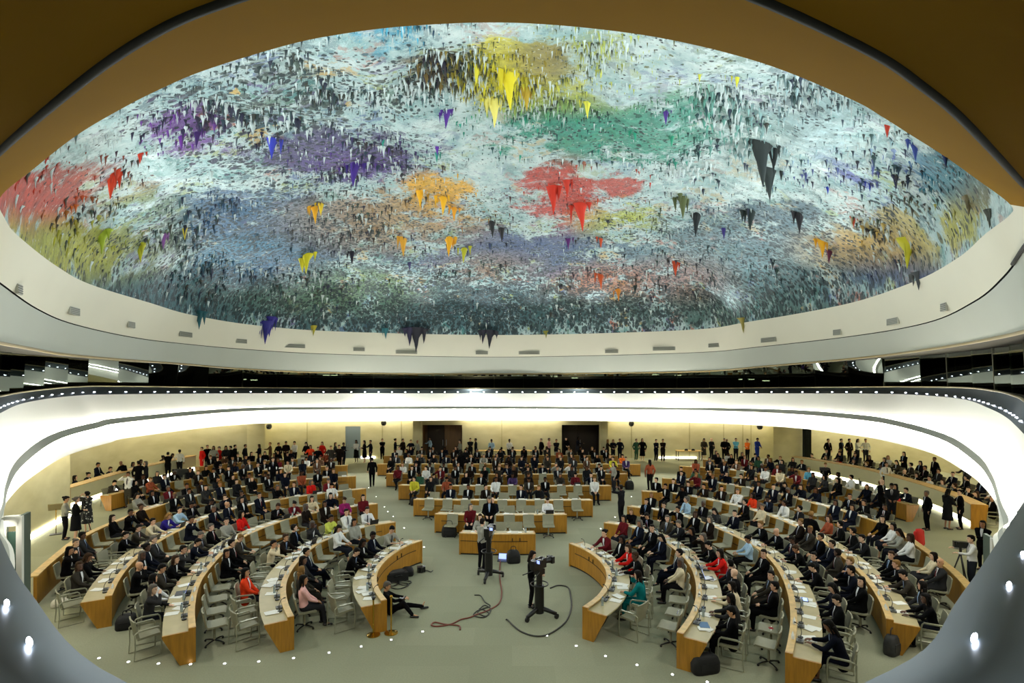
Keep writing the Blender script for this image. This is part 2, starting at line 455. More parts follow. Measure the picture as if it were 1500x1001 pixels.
dm.polygons.foreach_set('use_smooth', [True] * len(fs))
def paint_mat(name, speck=True):
    m = mat(name, attr='paint', rough=.75)
    nt = m.node_tree; N, L = nt.nodes, nt.links; b = N['Principled BSDF']
    src = b.inputs['Base Color'].links[0].from_socket
    if speck:
        tc = N.new('ShaderNodeTexCoord')
        at = N.new('ShaderNodeAttribute'); at.attribute_name = 'cover'
        sp = N.new('ShaderNodeSeparateColor'); L.new(at.outputs['Color'], sp.inputs[0])
        def noise(scale, loc, detail=6, rough=.7, zs=.6):
            mp = N.new('ShaderNodeMapping'); mp.inputs['Location'].default_value = loc; mp.inputs['Scale'].default_value = (1, 1, zs)
            nz = N.new('ShaderNodeTexNoise'); nz.inputs['Scale'].default_value = scale; nz.inputs['Detail'].default_value = detail; nz.inputs['Roughness'].default_value = rough
            L.new(tc.outputs['Object'], mp.inputs['Vector']); L.new(mp.outputs['Vector'], nz.inputs['Vector']); return nz.outputs['Fac']
        def math2(op, a, b):
            m_ = N.new('ShaderNodeMath'); m_.operation = op
            for i, q in enumerate((a, b)):
                if isinstance(q, (int, float)): m_.inputs[i].default_value = q
                else: L.new(q, m_.inputs[i])
            return m_.outputs[0]
        def ramp(v, lo, hi, top=1.0):
            r = N.new('ShaderNodeMapRange'); r.inputs['From Min'].default_value = lo; r.inputs['From Max'].default_value = hi; r.inputs['To Max'].default_value = top
            L.new(v, r.inputs['Value']); return r.outputs[0]
        def mixc(f, a, b):
            mx = N.new('ShaderNodeMix'); mx.data_type = 'RGBA'
            for k, q in (('Factor', f), ('A', a), ('B', b)):
                if isinstance(q, tuple): mx.inputs[k].default_value = q
                elif isinstance(q, (int, float)): mx.inputs[k].default_value = q
                else: L.new(q, mx.inputs[k])
            return mx.outputs['Result']
        base = mixc(ramp(noise(.9, (3, 8, 1)), .38, .62), s2l((160, 196, 198)), s2l((216, 232, 232)))
        nn_ = math2('ADD', math2('MULTIPLY', noise(.55, (2, 7, 5), 3, .5), .45), math2('MULTIPLY', noise(1.5, (0, 0, 5), 9, .78), .55))
        nn_ = math2('ADD', math2('MULTIPLY', nn_, 3.0), -1.0)
        cov = ramp(math2('SUBTRACT', math2('MULTIPLY', sp.outputs[0], .95), nn_), -.10, .10, .9)
        # scattered splashes of other colours
        vo = N.new('ShaderNodeTexVoronoi'); vo.inputs['Scale'].default_value = .75
        L.new(tc.outputs['Object'], vo.inputs['Vector'])
        vs2 = N.new('ShaderNodeSeparateColor'); L.new(vo.outputs['Color'], vs2.inputs[0])
        cr = N.new('ShaderNodeValToRGB'); cr.color_ramp.interpolation = 'CONSTANT'
        pal = [(40, 120, 120), (60, 84, 150), (200, 160, 60), (30, 80, 100), (150, 160, 60), (90, 130, 150), (170, 80, 50), (60, 110, 90), (84, 60, 120), (36, 66, 84)]
        while len(cr.color_ramp.elements) < len(pal): cr.color_ramp.elements.new(.5)
        for i, (e_, q) in enumerate(zip(cr.color_ramp.elements, pal)): e_.position = i / len(pal); e_.color = s2l(q)
        L.new(vs2.outputs[0], cr.inputs['Fac'])
        spl = math2('MULTIPLY', ramp(noise(2.2, (8, 3, 3), 8, .75), .50, .56), math2('ADD', math2('MULTIPLY', sp.outputs[1], .95), .12))
        tone = mixc(ramp(noise(3.5, (9, 2, 2)), .35, .65), (.55, .55, .55, 1), (1.15, 1.15, 1.15, 1))
        mul = N.new('ShaderNodeMix'); mul.data_type = 'RGBA'; mul.blend_type = 'MULTIPLY'; mul.inputs['Factor'].default_value = 1
        L.new(src, mul.inputs['A']); L.new(tone, mul.inputs['B'])
        low = mixc(math2('MULTIPLY', ramp(sp.outputs[1], .35, .9), .55), base, s2l((112, 146, 156)))
        c1 = mixc(cov, mixc(spl, low, cr.outputs['Color']), mul.outputs['Result'])
        # clusters of dark drips
        def specks(scale, loc, k0, k1):
            dis = N.new('ShaderNodeTexVoronoi'); dis.inputs['Scale'].default_value = scale; dis.inputs['Randomness'].default_value = 1
            mp = N.new('ShaderNodeMapping'); mp.inputs['Location'].default_value = loc; mp.inputs['Scale'].default_value = (1, 1, .55)
            L.new(tc.outputs['Object'], mp.inputs['Vector']); L.new(mp.outputs['Vector'], dis.inputs['Vector'])
            thr = math2('ADD', math2('MULTIPLY', sp.outputs[1], k1), k0)
            clump = ramp(noise(.8, loc, 4), .40, .60)
            wob = math2('ADD', dis.outputs['Distance'], math2('MULTIPLY', noise(9.0, loc, 3), .35))
            return math2('MULTIPLY', ramp(math2('SUBTRACT', math2('ADD', thr, math2('MULTIPLY', clump, .16)), wob), -.02, .05), .9)
        c2 = mixc(specks(2.4, (4, 1, 7), .06, .56), c1, mixc(.25, s2l((20, 38, 42)), src))
        c3 = mixc(specks(5.5, (1, 6, 3), .12, .56), c2, s2l((26, 46, 52)))
        c4 = mixc(math2('MULTIPLY', ramp(noise(6.0, (5, 5, 9), 5), .60, .68), .6), c3, s2l((228, 240, 240)))
        L.new(c4, b.inputs['Base Color'])
        bp = N.new('ShaderNodeBump'); bp.inputs['Strength'].default_value = .9; bp.inputs['Distance'].default_value = .15
        L.new(noise(4.0, (0, 0, 0)), bp.inputs['Height']); L.new(bp.outputs['Normal'], b.inputs['Normal'])
    return m
M_dome = paint_mat('dripped_paint'); dm.materials.append(M_dome)
dome = struct(link('ceiling', dm), 'domed ceiling covered in dripped multicoloured paint')
# hanging drips: many small ones in one mass, the larger ones each a part
M_drip = paint_mat('dripped_paint_cones', speck=False)
def cone_rows(p, r, L, n=6, rnd=R):
    ax, ay = rnd.uniform(-.12, .12) * L, rnd.uniform(-.12, .12) * L
    prof = [(1.0, .12), (.62, -.10), (.36, -.35), (.18, -.68), (.02, -1.0)]
    rows = []
    ph = rnd.random() * 6
    for k, (a, z) in enumerate(prof):
        rows.append([Vector((p.x + ax * -z * .6 + math.cos(2 * PI * i / n + ph) * r * a * (1 + .25 * ((i * 7 + k) % 3 - 1)), p.y + ay * -z * .6 + math.sin(2 * PI * i / n + ph) * r * a, p.z + L * z)) for i in range(n)])
    return rows
def cmesh(name, items):
    vs, fs, cs = [], [], []
    for p, r, L, c, c2, n in items:
        b = len(vs); rows = cone_rows(p, r, L, n)
        for k, row in enumerate(rows):
            t = k / (len(rows) - 1)
            for q in row:
                vs.append(tuple(q)); cs += [c[0] * (1 - t) + c2[0] * t, c[1] * (1 - t) + c2[1] * t, c[2] * (1 - t) + c2[2] * t, 1]
        for k in range(len(rows) - 1):
            for i in range(n):
                fs.append((b + k * n + i, b + k * n + (i + 1) % n, b + (k + 1) * n + (i + 1) % n, b + (k + 1) * n + i))
    me = bpy.data.meshes.new(name); me.from_pydata(vs, [], fs)
    a = me.color_attributes.new('paint', 'FLOAT_COLOR', 'POINT'); a.data.foreach_set('color', cs)
    me.polygons.foreach_set('use_smooth', [True] * len(fs)); me.materials.append(M_drip)
    return me
DARKS = [(22, 40, 44), (30, 58, 66), (18, 26, 40), (40, 70, 66), (50, 46, 40), (30, 34, 60)]
items = []
rg = random.Random(11)
def rand_dome(rg):
    u = rg.random() * len(rd); s = math.sqrt(rg.random()) * .995
    return dome_pt(u, s)
for k in range(19000):
    p = rand_dome(rg)
    x, y = PX(p)
    zc, am, dk = paint(x, y)
    if p.y < 13 and rg.random() < .35: continue
    mode = rg.random()
    if mode < dk * .85: c = s2l(rg.choice(DARKS)); c2 = [a * .8 + b * .2 for a, b in zip(c, zc)]
    elif mode < .35 + am * .6 and am > .15: f_ = rg.uniform(.45, 1.05); c = [a * f_ for a in zc]; c2 = c
    else: f_ = rg.uniform(.7, 1.0); c = [.66 * f_, .76 * f_, .76 * f_]; c2 = c
    dist = p.y / 24
    r = rg.uniform(.035, .10) * (.6 + .5 * dist); L = r * rg.uniform(1.6, 4.2)
    p.z += .1
    items.append((p, r, L, c, c2, 5))
o = link('small_paint_drips', cmesh('small_paint_drips', items), dome); o['kind'] = 'stuff'
BIG = [(655, 165, 32, (80, 40, 140)), (700, 95, 38, (225, 215, 60)), (745, 110, 60, (225, 210, 40)), (770, 130, 40, (190, 160, 50)), (725, 150, 44, (235, 225, 120)), (860, 150, 30, (225, 220, 80)),
       (520, 240, 40, (60, 30, 130)), (398, 205, 36, (50, 60, 180)), (640, 215, 20, (90, 40, 150)), (615, 280, 30, (235, 175, 20)), (650, 290, 30, (240, 185, 30)), (665, 305, 24, (230, 160, 30)), (810, 275, 44, (200, 45, 20)),
       (850, 300, 44, (205, 50, 25)), (830, 265, 30, (190, 50, 30)), (720, 325, 28, (30, 32, 36)), (735, 335, 24, (36, 34, 36)), (1115, 210, 70, (34, 44, 44)), (1125, 250, 50, (40, 50, 50)), (1000, 290, 36, (80, 90, 50)), (1020, 315, 36, (20, 30, 34)),
       (1100, 310, 34, (30, 44, 44)), (1170, 315, 34, (40, 40, 46)), (1205, 355, 28, (225, 165, 20)), (1215, 368, 24, (90, 30, 60)), (1330, 360, 40, (190, 185, 40)), (1060, 335, 20, (50, 40, 120)), (1250, 320, 20, (200, 70, 30)),
       (1275, 270, 18, (40, 60, 170)), (1212, 275, 16, (40, 60, 170)), (1340, 215, 30, (60, 80, 160)), (1385, 230, 30, (40, 60, 120)), (1300, 185, 26, (200, 60, 40)), (1420, 300, 26, (120, 110, 80)), (1450, 320, 24, (80, 84, 76)),
       (450, 375, 30, (225, 215, 30)), (442, 380, 24, (235, 225, 60)), (515, 370, 22, (20, 24, 40)), (205, 365, 26, (180, 180, 30)), (240, 345, 26, (130, 80, 150)), (270, 335, 22, (220, 200, 60)), (165, 260, 40, (210, 60, 20)), (205, 225, 24, (215, 60, 30)),
       (150, 345, 34, (150, 170, 40)), (290, 195, 30, (60, 30, 100)), (265, 200, 28, (110, 50, 150)), (590, 350, 30, (225, 165, 50)), (658, 350, 30, (235, 170, 20)), (680, 365, 24, (190, 190, 40)), (832, 350, 20, (90, 30, 110)), (880, 350, 18, (210, 80, 40)),
       (990, 385, 24, (215, 80, 40)), (880, 405, 22, (210, 90, 40)), (905, 425, 20, (210, 130, 30)), (600, 385, 16, (60, 60, 110)), (930, 420, 14, (20, 40, 40)), (610, 487, 32, (18, 20, 36)), (600, 486, 24, (30, 28, 60)), (718, 490, 24, (16, 18, 34)), (708, 489, 18, (24, 26, 44)),
       (292, 463, 24, (30, 90, 100)), (390, 478, 30, (30, 30, 120)), (396, 479, 26, (40, 34, 130)), (460, 482, 14, (160, 150, 40)), (565, 486, 14, (30, 100, 110)), (800, 489, 10, (120, 120, 40)), (1088, 472, 20, (150, 140, 70)), (1345, 408, 24, (60, 66, 70)), (1338, 410, 16, (80, 84, 84)),
       (975, 165, 26, (80, 50, 140)), (930, 195, 20, (40, 150, 120)), (985, 200, 22, (40, 140, 110)), (560, 205, 18, (40, 150, 130)), (640, 225, 20, (40, 140, 120)), (1080, 115, 24, (215, 210, 60)), (1025, 110, 20, (200, 200, 70)), (880, 105, 18, (210, 205, 80)), (460, 305, 28, (230, 170, 30)), (470, 300, 22, (225, 190, 40))]
def dome_from_px(x, y):
    d = Vector(((x - HX) / F, 1.0, -(y - HY) / F)); o = Vector((0, 0, H))
    best = None
    from mathutils.bvhtree import BVHTree
    global _bvh
    if '_bvh' not in globals():
        _bvh = BVHTree.FromPolygons([tuple(v) for v in vs], fs)
    h = _bvh.ray_cast(o, d.normalized())
    return h[0]
for x, y, L, col in BIG:
    p = dome_from_px(x, y)
    if p is None: p = dome_from_px(x, y - 8)
    if p is None: continue
    c = s2l(col); Lm = L * p.y / F
    its = [(p + Vector((0, 0, .15)), Lm * .36, Lm, c, c, 9)]
    for q in range(3):
        its.append((p + Vector((rg.uniform(-.4, .4) * Lm, rg.uniform(-.3, .3) * Lm, .15)), Lm * rg.uniform(.12, .22), Lm * rg.uniform(.4, .75), c, [a * .7 for a in c], 7))
    link('paint_stalactite', cmesh('paint_stalactite', its), dome)

# vents on the pale band, small cameras
M_vent = mat('vent_grille', (158, 158, 146), .6)
M_slot = mat('vent_slot', (104, 106, 96), .7)
def band_point(x, y):
    """point on the pale ceiling ring seen at (x, y) on its far side"""
    D = None
    a = dense(r0, 7); b = dense(r1, 7)
    best = None
    for p, q in zip(a, b):
        if p.y < 8: continue
        xa = PX(p)[0]; xb = PX(q)[0]; ya = PX(p)[1]; yb = PX(q)[1]
        if yb == ya: continue
        t = (y - ya) / (yb - ya)
        xx = xa + (xb - xa) * t
        e = abs(xx - x)
        if best is None or e < best[0]: best = (e, p.lerp(q, min(max(t, 0), 1)))
    return best[1]
VENTS = [(25, 424, 17), (103, 456, 29), (184, 476, 17), (265, 490, 30), (352, 500, 18), (437, 507, 30), (524, 512, 16), (612, 516, 31), (700, 517, 18), (788, 517, 31), (876, 515, 19), (963, 511, 32), (1050, 506, 18), (1135, 498, 30), (1219, 487, 15), (1303, 471, 30), (1385, 450, 17)]
for i, (x, y, w) in enumerate(VENTS):
    p = band_point(x, y); q = band_point(x + 8, y); 
    t = (band_point(x + 14, y) - band_point(x - 14, y)); ang = math.atan2(t.y, t.x)
    wm = w * p.y / F * math.sqrt(1 + ((x - 750) / 800 * .5) ** 2)
    inward = Vector((math.sin(ang), -math.cos(ang), 0))
    e = empty('ceiling_vent', p + inward * .05, ang)
    tag(e, '%s air vent on the pale ceiling ring, %s of seventeen from the left end' % ('wide grey' if w > 24 else 'narrow grey', ORD[i + 1]), 'vent', 'vents along the ceiling ring')
    MB().box((0, 0, 0), (wm, .06, .26)).build('frame', M_vent, e)
    mb = MB()
    for k in range(4): mb.box((0, -.035, -.09 + k * .06), (wm * .92, .02, .025))
    mb.build('slats', M_slot, e)
# ================================================================ UPPER GLASS WALL (interpreters' booths)
def wmat_glass():
    m = bpy.data.materials.new('dark_booth_glass'); m.use_nodes = True
    nt = m.node_tree; N, L = nt.nodes, nt.links
    N.remove(N['Principled BSDF']); out = N['Material Output']
    tr = N.new('ShaderNodeBsdfTransparent'); tr.inputs['Color'].default_value = (.30, .36, .31, 1)
    gl = N.new('ShaderNodeBsdfGlossy'); gl.inputs['Roughness'].default_value = .02; gl.inputs['Color'].default_value = (.85, .95, .88, 1)
    fr = N.new('ShaderNodeFresnel'); fr.inputs['IOR'].default_value = 3.2
    mx = N.new('ShaderNodeMixShader')
    L.new(fr.outputs['Fac'], mx.inputs['Fac']); L.new(tr.outputs[0], mx.inputs[1]); L.new(gl.outputs[0], mx.inputs[2]); L.new(mx.outputs[0], out.inputs['Surface'])
    return m
M_glass = wmat_glass(); TILT = .035
M_mull = mat('olive_mullion', (96, 92, 66), .5)
gl_line = resample(catmull([Vector((p.x * 1.10, 14 + (p.y - 14) * 1.10, 0)) for p in rail[0:18]], 6), 2.35)
for i, (a, b) in enumerate(zip(gl_line, gl_line[1:])):
    e = empty('window_%d' % (i + 1), (a.x, a.y, H - 1.25), math.atan2((b - a).y, (b - a).x)); struct(e)
    w = (b - a).length
    fold = math.radians(24) * min(1, max(0, (34 - a.y) / 9))       # saw-tooth panes towards the sides
    e.rotation_euler.z += -fold if a.x < 0 else fold
    tl = Matrix.Rotation(.058 if fold > .05 else .17, 3, 'X')       # booth glass leans into the hall
    MB().box((w / 2, 0, 1.25), (w, .02, 2.6), M=tl).build('pane', M_glass, e)
    MB().box((0, .04, 1.25), (.16 if i % 2 else .05, .06, 2.6), M=tl).build('mullion', M_mull, e)
bk = [Vector((p.x * 1.22, 14 + (p.y - 14) * 1.24, 0)) for p in rail]
rows = [[Vector((p.x, p.y, H - 2)), Vector((p.x, p.y, H + 3.2))] for p in dense(bk, 4)]
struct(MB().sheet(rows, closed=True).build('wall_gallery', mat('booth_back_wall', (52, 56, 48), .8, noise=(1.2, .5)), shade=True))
# a few booth lamps seen through the glass
M_lampw = mat('booth_lamp_glow', (255, 240, 210), .3, emit=9.0)
for x, y, D in ((356, 556, 1.17), (372, 557, 1.17), (478, 550, 1.17), (490, 550, 1.17), (812, 552, 1.17), (842, 554, 1.17), (960, 549, 1.17), (993, 550, 1.17), (1087, 556, 1.17), (1100, 556, 1.17), (1122, 558, 1.17)):
    i = min(range(len(gl_line)), key=lambda k: abs(PX(gl_line[k])[0] - x)); dd = gl_line[i].y * 1.06
    p = WD(x, y, dd)
    o = MB().box((0, 0, 0), (.5, .08, .07)).build('booth_lamp', M_lampw, loc=p)
    MB().cyl((0, 0, .03), .02, .9, 6).build('hanger', M_black, o)
    tag(o, 'small glowing lamp behind the dark upper booth glass, %s from the left' % ORD[[356, 372, 478, 490, 812, 842, 960, 993, 1087, 1100, 1122].index(x) + 1], 'lamp', 'lamps in the upper booths')

# ================================================================ HALL SHELL
def carpet():
    m = mat('grey_green_carpet', (150, 151, 127), .95, spec=.1)
    nt = m.node_tree; N, L = nt.nodes, nt.links; b = N['Principled BSDF']
    tc = N.new('ShaderNodeTexCoord')
    br = N.new('ShaderNodeTexBrick'); br.offset = .5; br.inputs['Scale'].default_value = 1.0
    br.inputs['Mortar Size'].default_value = .0; br.inputs['Brick Width'].default_value = 1.9; br.inputs['Row Height'].default_value = .95
    br.inputs['Color1'].default_value = s2l((146, 148, 125)); br.inputs['Color2'].default_value = s2l((153, 154, 131)); br.inputs['Mortar'].default_value = s2l((149, 150, 127))
    nz = N.new('ShaderNodeTexNoise'); nz.inputs['Scale'].default_value = 30; nz.inputs['Detail'].default_value = 6
    nz2 = N.new('ShaderNodeTexNoise'); nz2.inputs['Scale'].default_value = .25
    L.new(tc.outputs['Object'], br.inputs['Vector']); L.new(tc.outputs['Object'], nz.inputs['Vector']); L.new(tc.outputs['Object'], nz2.inputs['Vector'])
    ad = N.new('ShaderNodeMath'); ad.operation = 'ADD'; L.new(nz.outputs['Fac'], ad.inputs[0]); L.new(nz2.outputs['Fac'], ad.inputs[1])
    r = N.new('ShaderNodeMapRange'); r.inputs['From Min'].default_value = .6; r.inputs['From Max'].default_value = 1.4; r.inputs['To Min'].default_value = .86; r.inputs['To Max'].default_value = 1.14
    L.new(ad.outputs[0], r.inputs['Value'])
    mx = N.new('ShaderNodeMix'); mx.data_type = 'RGBA'; mx.blend_type = 'MULTIPLY'; mx.inputs['Factor'].default_value = 1
    L.new(br.outputs['Color'], mx.inputs['A']); L.new(r.outputs['Result'], mx.inputs['B']); L.new(mx.outputs['Result'], b.inputs['Base Color'])
    return m
M_carpet = carpet()
floor = struct(MB().add([(-40, -8, 0), (40, -8, 0), (40, 60, 0), (-40, 60, 0)], [(0, 1, 2, 3)]).build('floor', M_carpet))
def wallmat():
    m = mat('limewashed_wall', (208, 202, 164), .85)
    nt = m.node_tree; N, L = nt.nodes, nt.links; b = N['Principled BSDF']
    tc = N.new('ShaderNodeTexCoord'); nz = N.new('ShaderNodeTexNoise'); nz.inputs['Scale'].default_value = .7; nz.inputs['Detail'].default_value = 7
    mp = N.new('ShaderNodeMapping'); mp.inputs['Scale'].default_value = (1, 1, 2.2)
    L.new(tc.outputs['Object'], mp.inputs['Vector']); L.new(mp.outputs['Vector'], nz.inputs['Vector'])
    cr = N.new('ShaderNodeValToRGB'); cr.color_ramp.elements[0].position = .3; cr.color_ramp.elements[1].position = .7
    cr.color_ramp.elements[0].color = s2l((198, 191, 150)); cr.color_ramp.elements[1].color = s2l((216, 210, 172))
    L.new(nz.outputs['Fac'], cr.inputs['Fac']); L.new(cr.outputs['Color'], b.inputs['Base Color'])
    return m
M_wall = wallmat()
WT = 3.95
def wall(name, plan, m=M_wall, z0=0.0, z1=WT, sm=True):
    rows = [[Vector((x, y, z0)), Vector((x, y, z1))] for x, y in plan]
    return struct(MB().sheet(rows).build(name, m, shade=sm))
BW = 44.6
def bx(px, D=BW): return (px - HX) * D / F
lw = catmull([Vector((x, y, 0)) for x, y in ((-14.8, 11), (-17.0, 15), (-18.6, 19.6), (-20.2, 24), (-21.2, 26.2), (-23.6, 27.6), (-25.6, 30.5), (-26.2, 35), (-25.6, 39), (bx(362, 41.8), 41.8))], 6)
wall('wall_left', [(p.x, p.y) for p in lw])
wall('wall_corner_left', [(bx(362, 41.8), 41.8), (bx(388, 41.8), 41.8), (bx(388), BW)], sm=False)
wall('wall_back_left', [(bx(388), BW), (bx(506), BW)])
wall('wall_back_middle_left', [(bx(528), BW), (bx(619), BW)])
wall('wall_back', [(bx(677), BW), (bx(823), BW)])
wall('wall_back_middle_right', [(bx(878), BW), (bx(1133), BW)])
wall('wall_corner_right', [(bx(1133), BW), (bx(1133, 42.4), 42.4), (bx(1176, 43.4), 43.4)], sm=False)
rw = catmull([Vector((x, y, 0)) for x, y in ((bx(1176, 43.4), 43.4), (26.5, 43.6), (29.5, 42), (30.0, 37), (28.4, 31), (25.0, 25.5), (21.0, 20), (17.5, 15.5), (14.8, 11))], 6)
wall('wall_right', [(p.x, p.y) for p in rw])
wall('wall_front', [(-14.8, 11), (-13.5, 4), (-9, -4), (9, -4), (13.5, 4), (14.8, 11)], z1=9.5)
# door recesses at the back
M_recess = mat('dark_doorway', (40, 30, 20), .7)
M_doorw = wood('door_oak', (112, 78, 34), (4, 4, .5))
for k, (x0, x1) in enumerate(((619, 677), (823, 878))):
    xa, xb = bx(x0), bx(x1)
    wall('wall_recess_%s' % ('left', 'right')[k], [(xa, BW), (xa, BW + 1.6), (xb, BW + 1.6), (xb, BW)], M_recess if k else M_doorw, sm=False)
    struct(MB().box(((xa + xb) / 2, BW + .4, 3.32), (xb - xa, .8, 1.2)).build('wall_lintel_%s' % ('left', 'right')[k], M_wall))
    d = empty('door_%d' % (k + 1), (xa + .15, BW + 1.5, 0)); struct(d)
    for q in range(2):
        w = (xb - xa - .3) / 2
        lf = MB().box((w * (q + .5), 0, 1.3), (w - .04, .06, 2.6)).build('door_leaf', M_doorw if (k == 0 and q == 1) or (k == 1 and q == 0 and False) else M_recess, d)
        MB().box((w * (q + .5) + (.5 if q == 0 else -.5) * w * .8, -.05, 1.1), (.04, .05, .5)).build('door_handle', M_steel, lf)
# blue-grey door at the back left
xa, xb = bx(506), bx(528)
struct(MB().box(((xa + xb) / 2, BW + .1, 3.3), (xb - xa, .2, 1.4)).build('wall_lintel_blue_door', M_wall))
d = empty('door_3', (xa, BW + .06, 0)); struct(d)
lf = MB().box(((xb - xa) / 2, 0, 1.3), (xb - xa, .08, 2.62)).build('door_leaf', mat('blue_grey_door', (112, 128, 138), .5), d)
MB().box(((xb - xa) * .15, -.07, 1.05), (.05, .07, .2)).build('door_handle', M_steel, lf)
# pillars
for k, (x, w) in enumerate(((612, 11), (884, 10))):
    wm = w * BW / F
    struct(MB().box((bx(x, BW - .5), BW - .5, WT / 2), (wm, 1.0, WT)).build('pillar_%s' % ('left', 'right')[k], M_wall))
# vertical seams of the wall panels
M_seam = mat('wall_seam', (150, 138, 90), .8)
for k, x in enumerate((450, 560, 588, 735, 925, 1010, 1060, 1088, 1100)):
    struct(MB().box((bx(x), BW - .012, WT / 2), (.03, .02, WT)).build('trim_%d' % (10 + k), M_seam))
# dark curtain beside the right booth
cx = []
for k in range(25):
    t = k / 24
    cx.append((bx(1174.5 + 13 * t, 43.1), 43.0 + .07 * math.sin(t * PI * 9)))
cu = MB().sheet([[Vector((x, y, .3)), Vector((x, y, 3.6))] for x, y in cx]).build('curtain', mat('dark_green_curtain', (38, 44, 34), .9), shade=True)
tag(cu, 'dark green curtain hanging beside the right hand booth', 'curtain')

# light strips that glow at the foot of the walls and under the counters, and along the wall tops
M_strip = mat('led_strip', (255, 252, 240), .4, emit=9.0)
M_cove = mat('cove_light_strip', (255, 247, 222), .4, emit=38.0)
def strip(name, plan, z0, z1, m=M_strip, off=0.0, away=CEN, flat=False):
    path = [Vector((x, y, 0)) for x, y in plan]
    path = resample(path, .5); ns = normals2(path, away)
    if flat:
        rows = [[Vector((p.x - n.x * off, p.y - n.y * off, z0)), Vector((p.x - n.x * (off + z1), p.y - n.y * (off + z1), z0))] for p, n in zip(path, ns)]
    else:
        rows = [[Vector((p.x - n.x * off, p.y - n.y * off, z0)), Vector((p.x - n.x * off, p.y - n.y * off, z1))] for p, n in zip(path, ns)]
    return struct(MB().sheet(rows).build(name, m))
strip('trim_20', [(p.x, p.y) for p in lw if 16 < p.y < 26.3], .0, .22, off=.05)
strip('trim_21', [(bx(388), BW), (bx(619), BW)], 3.48, .12, M_cove, off=.35, flat=True)
strip('trim_22', [(bx(677), BW), (bx(823), BW)], 3.48, .12, M_cove, off=.35, flat=True)
strip('trim_23', [(bx(892), BW), (bx(1133), BW)], 3.48, .12, M_cove, off=.35, flat=True)
strip('trim_24', [(p.x, p.y) for p in rw if p.y > 16], 3.48, .12, M_cove, off=.6, flat=True)
strip('trim_25', [(p.x, p.y) for p in lw if p.y > 12], 3.48, .08, M_cove, off=.6, flat=True)
strip('trim_26', [(bx(965), BW), (bx(1020), BW)], .0, .12, off=.06)
strip('trim_27', [(bx(529), BW), (bx(550), BW)], .0, .15, off=.06)

# ================================================================ CEILING CAMERAS under the balcony
def dome_cam(px, py, D, label):
    p = WD(px, py, D)
    e = empty('security_camera', p); tag(e, label, 'camera', 'small cameras under the balcony edge')
    MB().cyl((0, 0, .12), .16, .10, 14).build('mount', M_frame, e)
    MB().ellipsoid((0, 0, .04), (.2, .2, .2), n=14, k=8).build('housing', mat('camera_grey', (92, 92, 88), .4) if 'camera_grey' not in MATS else MATS['camera_grey'], e, shade=True)
    MB().capsule((0, -.12, 0), .07, (0, -.24, -.03), .07).build('lens', M_black, e, shade=True)
for (x, y, D), w in zip(((394, 626, 38.5), (562, 621, 40), (925, 622, 40), (1113, 626.5, 38.5)), ('left of the blue door', 'above the group right of the blue door', 'right of the right back doorway', 'beside the right wall corner')):
    dome_cam(x, y, D, 'small grey camera hanging under the balcony edge, ' + w)
p0 = W(36, 668, 3.0)
# ================================================================ DESKS
ZT = .80
HALL_C = Vector((0, 14.5, 0))
ROWS = {
 'L1': [(618, 792), (600, 797), (581, 808), (566, 819), (555, 832), (550, 843), (551, 854), (555, 866), (566, 879)],
 'L2': [(579, 765), (550, 769), (522, 776), (498, 784), (477, 791), (464, 798), (448, 811), (435, 824), (424, 840), (418, 855), (418, 870), (422, 888), (430, 903)],
 'L3': [(553, 738), (515, 743), (470, 750), (428, 759), (396, 770), (364, 783), (342, 796), (324, 813), (310, 829), (298, 844), (290, 860), (286, 877), (284, 897), (286, 919)],
 'L4': [(536, 716), (500, 720), (460, 725), (422, 730), (377, 738), (340, 747), (300, 760), (270, 774), (244, 787), (222, 801), (200, 818), (185, 834), (173, 851), (163, 873)],
 'L5': [(521, 698), (480, 700), (430, 704), (380, 710), (332, 718), (276, 730), (244, 738), (212, 748)],
 'L6': [(508, 682), (481, 683), (412, 687), (340, 694), (300, 700), (254, 706), (202, 716), (163, 725)],
 'L7': [(500, 671), (449, 672.5), (412, 674), (340, 679), (292, 684)],
 'R1': [(834, 796), (847, 800), (862, 808), (876, 818), (886, 829), (890, 841), (889, 853), (882, 866), (871, 879), (854, 889)],
 'R2': [(885, 766), (910, 769), (935, 776), (956, 784), (975, 795), (996, 811), (1009, 825), (1016, 838), (1020, 853), (1021, 869), (1018, 886), (1011, 901), (1002, 915), (992, 927)],
 'R3': [(919, 742), (945, 745), (975, 750), (1001, 757), (1030, 766), (1050, 774), (1066, 781), (1090, 792), (1111, 804), (1128, 819), (1141, 836), (1151, 857), (1157, 880), (1159, 905), (1157, 930), (1151, 956)],
 'R4': [(941, 720), (967, 721), (991, 724), (1020, 729), (1053, 736), (1082, 743), (1114, 752), (1146, 763), (1174, 776), (1200, 791), (1226, 809), (1250, 830), (1270, 851), (1285, 873), (1294, 891), (1299, 907)],
 'R5': [(970, 701), (995, 702.5), (1030, 706), (1070, 711), (1107, 718), (1146, 726), (1178, 734), (1210, 743), (1240, 751), (1270, 760), (1290, 767)],
 'R6': [(995, 683), (1040, 686), (1080, 690), (1133, 698), (1178, 703), (1202, 707), (1236, 715), (1271, 723), (1309, 734), (1328, 739)],
 'R7': [(1030, 673.5), (1080, 677), (1130, 682), (1172, 690)],
 'C1': [(673, 781), (726, 782.5), (784, 782)],
 'C2': [(637, 753), (680, 754.5), (740, 755), (800, 754.5), (830, 754)],
 'C3': [(606, 732), (670, 733), (740, 733.5), (810, 733.5), (868, 733)],
 'C4': [(584, 711), (660, 712), (740, 712.5), (820, 712.5), (895, 712)],
 'C5': [(566, 694), (650, 695), (740, 695), (840, 695), (919, 694.5)],
 'C6': [(553, 680), (650, 680), (740, 680), (850, 680), (938, 680.5)],
 'C7': [(562, 668), (650, 667.5), (740, 667.5), (850, 667.5), (905, 668)],
}
